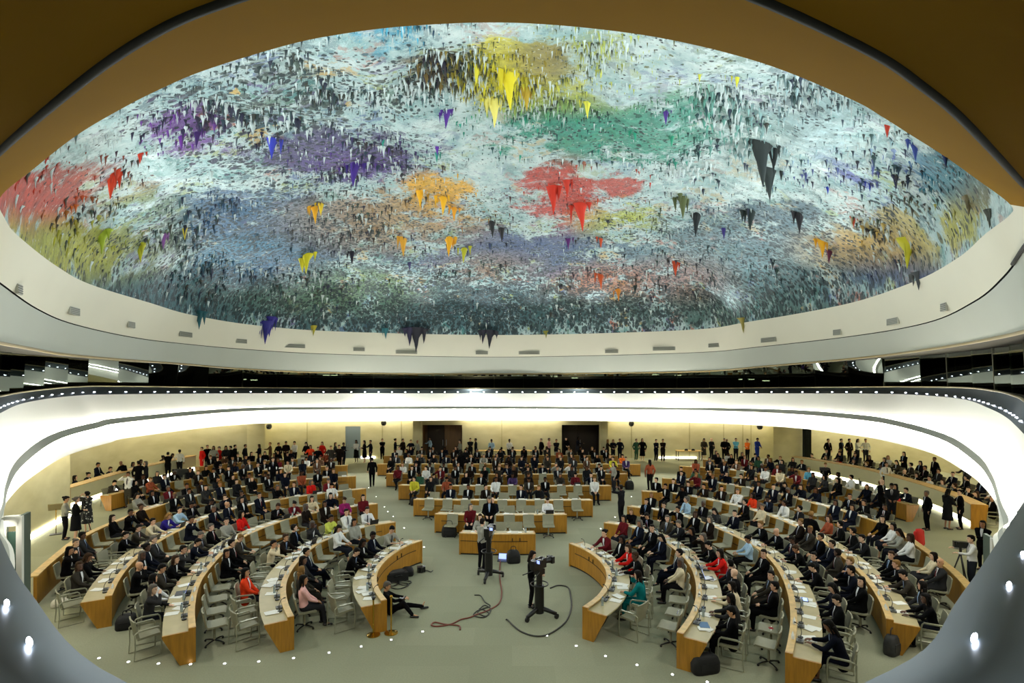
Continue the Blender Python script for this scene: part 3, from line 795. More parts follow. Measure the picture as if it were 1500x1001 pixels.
BLOCK = {'L': 'left', 'C': 'centre', 'R': 'right'}
PATH = {}
M_groove = mat('dark_panel_groove', (44, 30, 12), .7)
def desk(key, px):
    pts = smooth(resample(catmull([W(x, y, ZT) for x, y in px], 8), .28), 4)
    pts = [Vector((p.x, p.y, 0)) for p in pts]
    ns = normals2(pts, HALL_C)
    if key[0] == 'C':
        ns = [n if n.y > 0 else -n for n in ns]
    PATH[key] = (pts, ns)
    row = int(key[1]); blk = BLOCK[key[0]]
    e = empty('curved_desk', pts[len(pts) // 2])
    tag(e, '%s curved oak desk row from the front of the %s block of seats' % (ORD[row], blk), 'desk', 'curved desk rows')
    o = -e.location
    def B(mb, name, m, par=e, angle=.6):
        for i, v in enumerate(mb.v): mb.v[i] = (v[0] + o.x, v[1] + o.y, v[2] + o.z)
        return mb.build(name, m, par, shade=True, angle=angle)
    B(MB().sweep(pts, ns, [(0, .06), (0, ZT - .03), (.045, ZT - .03), (.045, .06)]), 'front_panel', M_wood)
    B(MB().sweep(pts, ns, [(.03, 0), (.03, .07), (.12, .07), (.12, 0)]), 'plinth', M_dark)
    B(MB().sweep(pts, ns, [(-.015, ZT - .03), (-.015, ZT), (.13, ZT), (.13, ZT - .03)]), 'ledge', M_ledge)
    B(MB().sweep(pts, ns, [(.10, .70), (.10, .73), (.64, .73), (.64, .70)]), 'worktop', M_top)
    for i, t in ((0, 1), (len(pts) - 1, -1)):
        p, n = pts[i], ns[i]
        d = (pts[1] - pts[0]).normalized() if i == 0 else (pts[-2] - pts[-1]).normalized()
        sec = [(-.012, 0), (-.012, ZT + .002), (.135, ZT + .002), (.135, .735), (.645, .735), (.645, .69), (.30, 0)]
        mb = MB()
        a = [Vector((p.x + n.x * x, p.y + n.y * x, z)) - d * .012 for x, z in sec]
        b = [q + d * .05 for q in a]
        B(mb.rings([a, b]), 'end_panel', M_wood, angle=.3)
    if key[1] in '123456':
        # slot in the front panel, with the little upright marks
        m = len(pts)
        segs = 1 if key[0] != 'C' else 1
        a, b = max(1, int(m * .06)), min(m - 1, int(m * (.62 if key[1] != '1' else .95)))
        if key[0] == 'C': a, b = int(m * .05), int(m * .95)
        B(MB().sweep(pts[a:b], ns[a:b], [(-.006, .50), (-.006, .525), (.01, .525), (.01, .50)]), 'groove', M_groove)
        if key[1] == '1':
            for f in (.22, .26, .58, .62) if key[0] != 'C' else (.72, .76):
                i = int(m * f); p, n = pts[i], ns[i]
                B(MB().box((p.x - n.x * .008, p.y - n.y * .008, .58), (.03, .03, .13), math.atan2(n.y, n.x)), 'groove_mark', M_groove)
    return e
for k, px in ROWS.items():
    desk(k, px)

# low oak walls that close the outer rows
def low_wall(px, label):
    pts = smooth(resample(catmull([W(x, y, .85) for x, y in px], 8), .3), 2); pts = [Vector((p.x, p.y, 0)) for p in pts]
    ns = normals2(pts, HALL_C)
    PATH['LW' if pts[0].x < 0 else 'RW'] = (pts, ns)
    e = empty('low_wall', pts[len(pts) // 2]); o = -e.location
    for nm, sec, m in (('panel', [(0, 0), (0, .82), (.08, .82), (.08, 0)], M_wood), ('cap', [(-.02, .82), (-.02, .855), (.20, .855), (.20, .82)], M_ledge)):
        mb = MB().sweep(pts, ns, sec)
        mb.v = [(v[0] + o.x, v[1] + o.y, v[2]) for v in mb.v]
        mb.build(nm, m, e, shade=True, angle=.6)
    tag(e, label, 'wall')
low_wall([(212, 748), (190, 757), (153, 772), (130, 783), (110, 795), (91, 811), (72, 827), (54, 844)], 'low curved oak wall behind the outermost seats of the left block')
low_wall([(1290, 767), (1312, 777), (1330, 790), (1348, 803), (1370, 819), (1394, 838), (1418, 864)], 'low curved oak wall behind the outermost seats of the right block')

# counters on both sides of the hall
def counter(px, ztop, label, key, end_first):
    pts = smooth(resample(catmull([W(x, y, ztop) for x, y in px], 8), .4), 2); pts = [Vector((p.x, p.y, 0)) for p in pts]
    ns = normals2(pts, Vector((0, 28, 0)))
    PATH[key] = (pts, ns)
    e = empty('side_counter', pts[len(pts) // 2]); o = -e.location
    M_pan = MATS.get('counter_panel') or mat('counter_panel', (204, 199, 160), .7, noise=(1.5, .04))
    for nm, sec, m in (('front_panel', [(0, .30), (0, ztop - .04), (.06, ztop - .04), (.06, .30)], M_pan), ('top', [(-.04, ztop - .04), (-.04, ztop), (.55, ztop), (.55, ztop - .04)], M_ledge),
                       ('plinth', [(.16, 0), (.16, .30), (.22, .30), (.22, 0)], M_pan), ('light_strip', [(.10, .01), (.10, .22), (.12, .22), (.12, .01)], M_strip)):
        mb = MB().sweep(pts, ns, sec); mb.v = [(v[0] + o.x, v[1] + o.y, v[2]) for v in mb.v]
        mb.build(nm, m, e, shade=True, angle=.6)
    i = 0 if end_first else len(pts) - 1
    p, n = pts[i], ns[i]; d = (pts[1] - pts[0]).normalized() if i == 0 else (pts[-2] - pts[-1]).normalized()
    a = [Vector((p.x + n.x * x, p.y + n.y * x, z)) - d * .02 + Vector((o.x, o.y, 0)) for x, z in ((-.04, 0), (-.04, ztop + .003), (.56, ztop + .003), (.45, 0))]
    MB().rings([a, [q + d * .08 for q in a]]).build('end_panel', M_wood, e)
    tag(e, label, 'counter')
counter([(101, 715), (132, 706), (172, 694), (212, 684), (238, 678), (262, 672.5), (287, 667)], 1.08, 'long grey side counter with glowing foot along the left wall', 'LP', True)
counter([(1160, 669), (1195, 674), (1230, 680), (1262, 686), (1290, 693), (1330, 704), (1360, 713), (1386, 722), (1408, 731), (1424, 739)], 1.08, 'long grey side counter with glowing foot along the right wall', 'RP', False)
# ================================================================ CHAIRS
def prof_sheet(prof, w, th, mb, curve=0.0, nx=5):
    """curved slab: profile [(y, z)] extruded over width w with thickness th"""
    rows = []
    for y, z in prof:
        rows.append([Vector((w * (k / (nx - 1) - .5), y + curve * (2 * (k / (nx - 1)) - 1) ** 2, z)) for k in range(nx)])
    n = len(rows)
    nor = []
    for i in range(n):
        a, b = rows[max(i - 1, 0)][0], rows[min(i + 1, n - 1)][0]
        t = (b - a).normalized(); nor.append(Vector((0, -t.z, t.y)))
    rs = []
    for i in range(n):
        top = rows[i]; bot = [p + nor[i] * -th for p in rows[i]]
        rs.append(top + bot[::-1])
    mb.rings(rs)
    return mb
def chair_meshes():
    d = {}
    # armchair with a tubular frame
    d['a_seat'] = prof_sheet([(.25, .455), (.22, .475), (0, .465), (-.2, .455)], .50, .045, MB()).mesh('armchair_seat', M_chair, True, .8)
    d['a_back'] = prof_sheet([(-.21, .47), (-.24, .60), (-.27, .76), (-.30, .90)], .50, .03, MB(), curve=.03).mesh('armchair_back', M_chair, True, .8)
    mb = MB()
    path = [(0, .26, .02), (0, .27, .35), (0, .24, .64), (0, .10, .665), (0, -.18, .66), (0, -.26, .62)]
    mb.tube(catmull([Vector(p) for p in path], 4), .017, 6)
    mb.tube([Vector(p) for p in ((0, -.26, .62), (0, -.25, .3), (0, -.27, .02), (0, 0, .018), (0, .26, .02))], .014, 6)
    mb.box((0, .03, .68), (.05, .36, .02))
    d['a_frame'] = mb.mesh('armchair_frame', M_frame, True, .8)
    # shell chair on a pedestal
    d['s_seat'] = prof_sheet([(.26, .44), (.24, .46), (0, .445), (-.17, .45)], .48, .04, MB()).mesh('shell_seat', M_chair, True, .8)
    d['s_back'] = prof_sheet([(-.17, .45), (-.215, .50), (-.25, .65), (-.285, .86)], .46, .03, MB(), curve=.03).mesh('shell_back', M_chair, True, .8)
    mb = MB().cyl((0, 0, .07), .03, .34, 10)
    d['s_post'] = mb.mesh('pedestal', M_frame, True, .8)
    mb = MB()
    for k in range(4):
        a = PI / 4 + k * PI / 2
        mb.tube([(0, 0, .085), (.15 * math.cos(a), .15 * math.sin(a), .075), (.27 * math.cos(a), .27 * math.sin(a), .055)], [.022, .018, .014], 6)
        mb.ellipsoid((.27 * math.cos(a), .27 * math.sin(a), .028), (.028, .028, .028), n=8, k=5)
    d['s_base'] = mb.mesh('caster_base', M_black, True, .8)
    return d
CH = chair_meshes()
def make_chair(kind):
    if kind == 'arm':
        e = empty('desk_armchair')
        link('seat', CH['a_seat'], e); link('backrest', CH['a_back'], e)
        for s in (-1, 1): link('arm_frame', CH['a_frame'], e, (s * .27, 0, 0))
    else:
        e = empty('shell_chair')
        link('seat', CH['s_seat'], e); link('backrest', CH['s_back'], e); link('pedestal', CH['s_post'], e); link('caster_base', CH['s_base'], e)
    return e
PROTO = {}
def copy_tree(o, parent=None):
    c = o.copy(); COL.objects.link(c); c.parent = parent
    for ch in o.children: copy_tree(ch, c)
    return c
def chair_at(kind, p, rz):
    if kind not in PROTO:
        PROTO[kind] = make_chair(kind); e = PROTO[kind]
    else:
        e = copy_tree(PROTO[kind])
    e.location = p; e.rotation_euler = (0, 0, rz)
    return e

# ================================================================ PEOPLE
M_skin = mat('skin', objcol=True, rough=.55)
M_eye = mat('eye_dark', (25, 20, 18), .3)
M_lips = mat('lips', (140, 70, 62), .5)
M_hair = mat('hair', objcol=True, rough=.7, spec=.12)
M_cloth = mat('cloth', objcol=True, rough=.9, spec=.06, noise=(9, .12))
M_check = mat('patterned_cloth', objcol=True, rough=.85)
def checker():
    nt = M_check.node_tree; N, L = nt.nodes, nt.links; b = N['Principled BSDF']
    tc = N.new('ShaderNodeTexCoord'); ck = N.new('ShaderNodeTexVoronoi'); ck.inputs['Scale'].default_value = 9
    L.new(tc.outputs['Object'], ck.inputs['Vector'])
    r = N.new('ShaderNodeMapRange'); r.inputs['From Min'].default_value = .25; r.inputs['From Max'].default_value = .35
    L.new(ck.outputs['Distance'], r.inputs['Value'])
    mx = N.new('ShaderNodeMix'); mx.data_type = 'RGBA'; mx.inputs['A'].default_value = s2l((190, 190, 180))
    src = b.inputs['Base Color'].links[0].from_socket
    L.new(r.outputs['Result'], mx.inputs['Factor']); L.new(src, mx.inputs['B']); L.new(mx.outputs['Result'], b.inputs['Base Color'])
checker()
M_shoe = mat('black_shoe', (14, 13, 13), .35)

def ik(a, c, l1, l2, pole):
    a, c = Vector(a), Vector(c)
    d = c - a; L = min(d.length, (l1 + l2) * .995); dn = d.normalized(); c = a + dn * L
    x = (l1 * l1 - l2 * l2 + L * L) / (2 * L); h = math.sqrt(max(l1 * l1 - x * x, 0))
    pl = Vector(pole) - dn * Vector(pole).dot(dn)
    pl = pl.normalized() if pl.length > 1e-6 else Vector((0, 0, -1))
    return a + dn * x + pl * h, c
def pose(kind, lean=.0, hl=None, hr=None, yaw=0.0, pitch=0.0, cross=False, walk=0.0, twist=0.0, bend=0.0):
    J = {}
    if kind == 'sit':
        pel = Vector((0, -.02, .56))
        d = Vector((0, math.sin(lean), math.cos(lean)))
    else:
        pel = Vector((0, 0, .95)); d = Vector((0, math.sin(bend), math.cos(bend)))
    side = Matrix.Rotation(twist, 3, 'Z') @ Vector((1, 0, 0))
    J['pel'] = pel; J['waist'] = pel + d * .16; J['chest'] = pel + d * .34; J['neck'] = pel + d * .50
    hd = (d * .6 + Vector((0, 0, .4))).normalized()
    J['head'] = J['neck'] + hd * .17 + Vector((0, .025, 0)) + Vector((0, math.sin(pitch) * .05, -(1 - math.cos(pitch)) * .03))
    J['hm'] = Matrix.Rotation(yaw, 3, 'Z') @ Matrix.Rotation(-pitch, 3, 'X')
    J['side'] = side; J['up'] = d; J['fwd'] = side.cross(d) * -1
    for s, n in ((-1, 'l'), (1, 'r')):
        sh = J['neck'] - d * .055 + side * (.175 * s)
        J['sh' + n] = sh
        if kind == 'sit':
            tgt = hl if n == 'l' else hr
            if tgt is None: tgt = (s * .09, .28, .62)
        else:
            tgt = hl if n == 'l' else hr
            if tgt is None: tgt = (s * .25, .05 - s * walk * .25, .90)
            if bend and (hl if n == 'l' else hr) is None: tgt = (s * .2, .5, 1.0)
        el, wr = ik(sh, tgt, .285, .255, (s * .6, -.35, -.6))
        J['el' + n], J['wr' + n] = el, wr
        J['hip' + n] = pel + Vector((s * .088, 0, -.03))
        if kind == 'sit':
            J['kn' + n] = Vector((s * .105, .42, .50)); J['an' + n] = Vector((s * .11, .43 + (.06 if s > 0 else 0), .09))
            if cross and s > 0:
                J['kn' + n] = Vector((.02, .43, .60)); J['an' + n] = Vector((-.16, .56, .33))
        else:
            f = s * walk
            J['kn' + n] = Vector((s * .09, .03 + f * .16, .50)); J['an' + n] = Vector((s * .085, -.03 + f * .26 - (0.06 if f < 0 else 0), .09 + (.05 if f < 0 else 0)))
        J['toe' + n] = J['an' + n] + (Vector((s * .03, .15, -.045)) if not (cross and kind == 'sit' and s > 0) else Vector((-.10, .10, -.05)))
    return J
def remesh(mb, name, m, vox, smooth_it=4):
    me = bpy.data.meshes.new('tmp'); me.from_pydata(mb.v, [], mb.f)
    o = bpy.data.objects.new('tmp', me); COL.objects.link(o)
    r = o.modifiers.new('r', 'REMESH'); r.mode = 'VOXEL'; r.voxel_size = vox; r.use_smooth_shade = True
    s = o.modifiers.new('s', 'SMOOTH'); s.iterations = smooth_it; s.factor = .5
    dg = bpy.context.evaluated_depsgraph_get()
    res = bpy.data.meshes.new_from_object(o.evaluated_get(dg))
    bpy.data.objects.remove(o); bpy.data.meshes.remove(me)
    res.name = name; res.materials.clear(); res.materials.append(m)
    res.polygons.foreach_set('use_smooth', [True] * len(res.polygons))
    return res
def torso(mb, J, g, low=0.0):
    s = J['side']
    for k in (-1, 1):
        mb.capsule(J['pel'] + s * .06 * k - Vector((0, 0, low * .4)), .108 + g, J['waist'] + s * .045 * k, .098 + g)
        mb.capsule(J['waist'] + s * .045 * k, .098 + g, J['chest'] + s * .07 * k, .105 + g)
        mb.capsule(J['chest'] + s * .07 * k, .105 + g, J['neck'] - J['up'] * .07 + s * .085 * k, .075 + g)
        mb.capsule(J['neck'] - J['up'] * .015, .055 + g, J['neck'] - J['up'] * .06 + s * .16 * k, .052 + g)
def arms(mb, J, g, full=1.0):
    for n in 'lr':
        mb.capsule(J['sh' + n], .056 + g, J['el' + n], .043 + g)
        w = J['el' + n].lerp(J['wr' + n], full)
        mb.capsule(J['el' + n], .043 + g, w, (.030 if full > .8 else .036) + g)
def legs(mb, J, g, sh=True):
    for n in 'lr':
        mb.capsule(J['hip' + n], .088 + g, J['kn' + n], .058 + g)
        mb.capsule(J['kn' + n], .058 + g, J['an' + n], .038 + g)
        if sh: mb.capsule(J['an' + n], .036 + g, J['toe' + n], .030 + g)
HEADP = [(-.118, .022, .070, .030), (-.105, .040, .086, .005), (-.075, .055, .092, -.045), (-.035, .066, .092, -.078), (.0, .071, .089, -.092), (.04, .075, .093, -.099), (.075, .070, .086, -.096), (.10, .053, .062, -.078), (.117, .022, .022, -.04)]
def head_part(mb, J):
    M, c = J['hm'], J['head']
    rings = []
    for z, hw, fy, by in HEADP:
        cy, ry = (fy + by) / 2, (fy - by) / 2
        rings.append([c + M @ Vector((hw * math.cos(2 * PI * k / 14), cy + ry * math.sin(2 * PI * k / 14), z)) for k in range(14)])
    mb.mi = 0; mb.rings(rings)
    T = lambda p: c + M @ Vector(p)
    mb.add([T((-.006, .088, .03)), T((.006, .088, .03)), T((.017, .092, -.03)), T((-.017, .092, -.03)), T((0, .118, -.024)), T((0, .096, .03))], [(0, 3, 4, 5), (1, 5, 4, 2), (3, 2, 4), (0, 5, 1)])
    for s in (-1, 1):
        mb.ellipsoid(T((s * .074, -.008, -.005)), (.012, .022, .033), M, 8, 6)
        mb.mi = 1; mb.ellipsoid(T((s * .031, .083, .018)), (.013, .010, .008), M, 8, 5); mb.box(T((s * .031, .090, .038)), (.036, .008, .007), M=M); mb.mi = 0
    mb.mi = 2; mb.ellipsoid(T((0, .088, -.062)), (.024, .008, .008), M, 8, 5); mb.mi = 0
def hand_part(mb, J, n):
    w = J['wr' + n]; d = (w - J['el' + n]).normalized(); s = -1 if n == 'l' else 1
    up = Vector((0, 0, 1)) if abs(d.z) < .8 else Vector((0, 1, 0))
    a = d.cross(up).normalized(); b = a.cross(d).normalized()
    mb.capsule(w - d * .01, .026, w + d * .075, .034, 8, .55)
    for k, (o, L) in enumerate(((-.027, .065), (-.009, .078), (.009, .072), (.026, .055))):
        p = w + d * .085 + a * o
        q = p + d * L * .5 - b * .012; r = q + d * L * .42 - b * .028
        mb.tube([p, q, r], [.0095, .0088, .0072], 6)
    p = w + d * .025 - a * s * .028
    mb.tube([p, p + d * .035 - a * s * .024, p + d * .065 - a * s * .028 - b * .012], [.012, .0105, .008], 6)
def body_mesh(J, key):
    mb = MB(); torso(mb, J, -.012); arms(mb, J, -.006); legs(mb, J, -.006)
    mb.capsule(J['neck'] - J['up'] * .03, .054, J['head'] - J['hm'] @ Vector((0, .01, .05)), .050)
    me = remesh(mb, 'body', M_skin, .027)
    m2 = MB(); head_part(m2, J); hand_part(m2, J, 'l'); hand_part(m2, J, 'r')
    bm = bmesh.new(); bm.from_mesh(me)
    vs = [bm.verts.new(v) for v in m2.v]
    for f, mi in zip(m2.f, m2.m):
        try:
            ff = bm.faces.new([vs[i] for i in f]); ff.material_index = mi; ff.smooth = True
        except ValueError: pass
    bm.normal_update()
    me2 = bpy.data.meshes.new('person_' + key); 
    for m in (M_skin, M_eye, M_lips): me2.materials.append(m)
    bm.to_mesh(me2); bm.free(); bpy.data.meshes.remove(me)
    return me2
def jacket_mesh(J, sit):
    mb = MB(); torso(mb, J, .016, .3); arms(mb, J, .014, .93)
    for k in (-1, 1):
        mb.capsule(J['pel'] + J['side'] * .07 * k, .125, J['pel'] + J['side'] * .075 * k + (Vector((0, .07, -.03)) if sit else Vector((0, 0, -.14))), .112)
    return remesh(mb, 'jacket', M_cloth, .026, 3)
def shirt_mesh(J, short):
    mb = MB(); torso(mb, J, .010); arms(mb, J, .009, .10 if short else .93)
    return remesh(mb, 'shirt', M_cloth, .026, 3)
def trousers_mesh(J):
    mb = MB(); legs(mb, J, .014, False)
    for k in (-1, 1): mb.capsule(J['pel'] + Vector((.06 * k, 0, 0)), .118, J['waist'] + Vector((.04 * k, 0, -.08)), .108)
    return remesh(mb, 'trousers', M_cloth, .026, 3)
def skirt_mesh(J, sit):
    if sit:
        mb = MB()
        for n in 'lr': mb.capsule(J['hip' + n], .115, J['kn' + n], .085); mb.capsule(J['kn' + n], .085, J['kn' + n].lerp(J['an' + n], .35), .08)
        mb.capsule(J['kn' + 'l'], .08, J['kn' + 'r'], .08)
        for k in (-1, 1): mb.capsule(J['pel'] + Vector((.06 * k, 0, 0)), .122, J['waist'] + Vector((.04 * k, 0, -.06)), .108)
        return remesh(mb, 'skirt', M_cloth, .028, 3)
    rr = []
    for z, rx, ry in ((1.06, .15, .12), (.95, .18, .15), (.80, .19, .16), (.60, .20, .17), (.42, .215, .19)):
        rr.append([Vector((rx * (1 + .03 * math.sin(k * 2.1)) * math.cos(2 * PI * k / 18), ry * math.sin(2 * PI * k / 18), z)) for k in range(18)])
    return MB().rings(rr).mesh('skirt', M_cloth, True, .9)
def shoe_mesh(J, n):
    a, t = J['an' + n], J['toe' + n]
    d = (t - a); d.z = 0; d.normalize()
    mb = MB(); mb.capsule(a + Vector((0, 0, -.045)) - d * .03, .042, a + Vector((0, 0, -.055)) + d * .15, .036, 10, .8)
    return mb.mesh('shoe', M_shoe, True)
def front_meshes(J):
    up, sd, fw = J['up'], J['side'], J['fwd']
    if fw.y < 0: fw = -fw
    def P(x, h, o): return J['neck'] + up * h + sd * x + fw * o
    rows = [(.02, .040, .083), (-.06, .044, .108), (-.14, .032, .128), (-.24, .020, .130), (-.30, .006, .126)]
    mb = MB(); mb.sheet([[P(-w, h, o), P(0, h, o + .012), P(w, h, o)] for h, w, o in rows])
    sh = mb.mesh('shirt_front', M_cloth, True)
    mb = MB(); mb.sheet([[P(-w, h, o + .011), P(0, h, o + .018), P(w, h, o + .011)] for h, w, o in ((.0, .014, .090), (-.03, .018, .099), (-.14, .022, .130), (-.24, .022, .133), (-.31, .008, .128))])
    return sh, mb.mesh('tie', M_cloth, True)
def hair_mesh(J, style):
    M, c = J['hm'], J['head']
    rr = []
    T = lambda p: c + M @ Vector(p)
    n = 16
    lv = [(.129, .02, -.03), (.124, .05, -.02), (.106, .069, -.01), (.075, .081, .0), (.03, .084, .0), (-.01, .081, .0), (-.06, .066, .0)]
    for i, (z, r, dy) in enumerate(lv):
        ring = []
        for k in range(n):
            a = 2 * PI * k / n; sx, sy = math.cos(a), math.sin(a)
            y = -.008 + sy * (r * 1.27); zz = z
            if sy > 0 and z < .075:        # hairline: pulled up to the forehead in front
                zz = .075 + (z - .075) * max(0, 1 - sy * 2.2) ; y = min(y, .088 - .0) if sy > .45 else y
                if sy > .45: y = -.008 + sy * (.101 if zz > .07 else .096); zz = max(zz, .062)
            ring.append(T((sx * r, y, zz)))
        rr.append(ring)
    mb = MB().rings(rr)
    if style == 'long':
        for z0, z1, w in ((-.02, -.24, .078),):
            rs = []
            for t in range(6):
                z = z0 + (z1 - z0) * t / 5
                rs.append([T((w * (1 - .15 * t / 5) * math.cos(a), -.065 + .055 * math.sin(a) * (1 - .1 * t), z)) for a in [2 * PI * k / 12 for k in range(12)]])
            mb.rings(rs)
        for s in (-1, 1): mb.capsule(T((s * .078, -.01, .03)), .022, T((s * .082, .0, -.17)), .018, 8)
    if style == 'bun': mb.ellipsoid(T((0, -.12, .05)), (.05, .045, .045), M, 10, 7)
    return mb.mesh('hair_' + style, M_hair, True)
def scarf_mesh(J):
    M, c = J['hm'], J['head']
    T = lambda p: c + M @ Vector(p)
    mb = MB(); mb.ellipsoid(T((0, -.012, .02)), (.092, .108, .118), M, 14, 9); mb.capsule(T((0, -.03, -.08)), .07, T((0, -.04, -.16)), .09, 12)
    return mb.mesh('head_scarf', M_cloth, True)

POSES = {
 'upright': ('sit', dict(lean=-.06, hl=(-.06, .30, .64), hr=(.07, .31, .64), pitch=.08)),
 'lean_desk': ('sit', dict(lean=.22, hl=(-.13, .52, .79), hr=(.13, .52, .79), pitch=.12)),
 'writing': ('sit', dict(lean=.34, hl=(-.15, .53, .79), hr=(.08, .56, .80), pitch=.55)),
 'typing': ('sit', dict(lean=.14, hl=(-.09, .50, .80), hr=(.09, .50, .80), pitch=.35)),
 'turned_left': ('sit', dict(lean=-.04, hl=(-.10, .32, .64), hr=(.12, .34, .66), yaw=.8, twist=.25)),
 'turned_right': ('sit', dict(lean=.04, hl=(-.12, .36, .70), hr=(.10, .33, .66), yaw=-.8, twist=-.25)),
 'crossed': ('sit', dict(lean=-.14, hl=(-.05, .26, .68), hr=(.09, .28, .68), cross=True, pitch=.05)),
 'hand_face': ('sit', dict(lean=.12, hl=(-.10, .42, .76), hr=(.09, .26, 1.12), pitch=.15, yaw=-.2)),
 'reading': ('sit', dict(lean=-.02, hl=(-.12, .36, .74), hr=(.12, .36, .74), pitch=.45)),
 'stand': ('stand', dict(yaw=.15)),
 'stand_folded': ('stand', dict(hl=(.10, .24, 1.18), hr=(-.10, .25, 1.15), pitch=.05)),
 'stand_talk': ('stand', dict(hr=(.2, .40, 1.22), yaw=.5)),
 'stand_look': ('stand', dict(hl=(-.12, .30, 1.05), hr=(.12, .30, 1.05), pitch=.35)),
 'walk': ('stand', dict(walk=.9)),
 'stand_photo': ('stand', dict(hl=(-.08, .26, 1.56), hr=(.10, .26, 1.56))),
 'stand_bend': ('stand', dict(bend=.55, hl=(-.18, .55, 1.05), hr=(.2, .55, 1.05), pitch=.3)),
 'camera_op': ('stand', dict(hl=(-.2, .42, 1.20), hr=(.22, .40, 1.25), pitch=.1)),
}
JC, PM = {}, {}
def getJ(p):
    if p not in JC: JC[p] = pose(POSES[p][0], **POSES[p][1])
    return JC[p]
def pm(p, part):
    k = (p, part)
    if k not in PM:
        J = getJ(p); sit = POSES[p][0] == 'sit'
        if part == 'body': PM[k] = body_mesh(J, p)
        elif part == 'jacket': PM[k] = jacket_mesh(J, sit)
        elif part == 'shirt': PM[k] = shirt_mesh(J, False)
        elif part == 'shirt_short': PM[k] = shirt_mesh(J, True)
        elif part == 'trousers': PM[k] = trousers_mesh(J)
        elif part == 'skirt': PM[k] = skirt_mesh(J, sit)
        elif part == 'shoe_l': PM[k] = shoe_mesh(J, 'l')
        elif part == 'shoe_r': PM[k] = shoe_mesh(J, 'r')
        elif part == 'scarf': PM[k] = scarf_mesh(J)
        elif part in ('front', 'tie'):
            PM[(p, 'front')], PM[(p, 'tie')] = front_meshes(J)
        else: PM[k] = hair_mesh(J, part[5:])
    return PM[k]
SKINS = [(214, 170, 140), (226, 186, 158), (196, 148, 112), (166, 118, 86), (120, 82, 60), (88, 60, 46), (206, 160, 130), (222, 180, 150)]
HAIRS = [((11, 9, 8), 'black'), ((24, 17, 12), 'dark brown'), ((11, 9, 8), 'black'), ((13, 11, 10), 'black'), ((52, 35, 22), 'brown'), ((90, 84, 78), 'grey'), ((120, 90, 50), 'blond'), ((18, 14, 12), 'dark'), ((11, 9, 8), 'black')]
CLOTHES = [((9, 9, 11), 'black'), ((13, 16, 27), 'navy'), ((26, 27, 30), 'charcoal'), ((9, 9, 11), 'black'), ((16, 20, 32), 'dark blue'), ((44, 44, 45), 'grey'), ((28, 21, 17), 'dark brown'), ((11, 12, 13), 'black'), ((10, 10, 12), 'black'), ((52, 48, 42), 'taupe')]
BRIGHT = {'white': (225, 225, 222), 'red': (196, 30, 24), 'orange red': (224, 64, 30), 'teal': (14, 110, 112), 'yellow': (204, 196, 60), 'pink': (228, 176, 172), 'pale blue': (160, 190, 214), 'violet': (44, 34, 120), 'lime': (196, 204, 90),
          'grey': (150, 150, 140), 'maroon': (92, 24, 30), 'magenta': (140, 36, 96), 'cream': (214, 200, 168), 'orange': (216, 108, 40), 'blue': (40, 60, 150), 'green': (50, 86, 66), 'turquoise': (96, 170, 200), 'rust': (150, 76, 50), 'purple': (66, 50, 92), 'brown': (90, 66, 50)}
def C4(rgb): return s2l(rgb)
def sub(name, me, parent, rgb):
    o = link(name, me, parent)
    if rgb: o.color = C4(rgb)
    return o
def person(p, loc, rz, top=None, col=None, woman=None, hair=None, skin=None, tie=True, detail=2, scale=1.0, rnd=R, skirt=None, pattern=False, scarf=False, bottom=None):
    """returns (root, clothing words)"""
    woman = rnd.random() < .38 if woman is None else woman
    sk = skin or rnd.choice(SKINS)
    hr, hn = hair or rnd.choice(HAIRS)
    name = None
    if col is None:
        if rnd.random() < (.18 if woman else .04):
            name = rnd.choice(['white', 'maroon', 'grey', 'cream', 'brown', 'grey', 'white'])
            col = BRIGHT[name]
        else: col, name = rnd.choice(CLOTHES)
    elif isinstance(col, str): name = col; col = BRIGHT.get(col) or dict((b, a) for a, b in CLOTHES)[col]
    if top is None:
        top = 'jacket' if (sum(col) < 260 and (not woman or rnd.random() < .6)) or (name in ('red', 'orange red') ) else 'shirt'
    root = link('person', pm(p, 'body'), None, loc, rz); root.color = C4(sk); root.scale = (scale,) * 3
    hs = 'hair_long' if woman and rnd.random() < .75 else ('hair_bun' if woman else 'hair_short')
    bald = (not woman) and rnd.random() < .1
    if scarf: sub('head_scarf', pm(p, 'scarf'), root, BRIGHT['cream'])
    elif not bald: sub('hair', pm(p, hs), root, hr)
    if top == 'jacket':
        sub('jacket', pm(p, 'jacket'), root, col)
        if detail > 0:
            sub('shirt_front', pm(p, 'front'), root, (222, 224, 226) if rnd.random() < .75 or col[0] > 150 else (150, 170, 200))
            if not woman and tie: sub('tie', pm(p, 'tie'), root, rnd.choice([(30, 30, 60), (90, 20, 24), (30, 30, 34), (40, 60, 90)]))
    else:
        o = sub('top' if woman else 'shirt', pm(p, 'shirt_short' if top == 'short' else 'shirt'), root, col)
        if pattern: o.data = o.data.copy(); o.data.materials[0] = M_check
        if not woman and tie and detail > 0 and rnd.random() < .5: sub('tie', pm(p, 'tie'), root, (26, 28, 44))
    sk_ = (woman and rnd.random() < .4) if skirt is None else skirt
    bc = bottom or (col if top == 'jacket' and sum(col) < 260 else rnd.choice([(18, 18, 20), (26, 28, 36), (40, 40, 44)]))
    o = sub('skirt' if sk_ else 'trousers', pm(p, 'skirt' if sk_ else 'trousers'), root, bc)
    if pattern and sk_: o.data = o.data.copy(); o.data.materials[0] = M_check
    if detail > 1:
        link('shoe', pm(p, 'shoe_l'), root); link('shoe', pm(p, 'shoe_r'), root)
    if scarf: w = 'person in pale head scarf and %s top' % name
    elif top == 'jacket': w = 'person in %s %s' % (name, 'jacket' if woman else 'suit')
    elif top == 'short': w = 'person in short-sleeved %s top' % name
    else: w = 'person in %s %s' % (name, 'top' if woman else 'shirt')
    return root, w
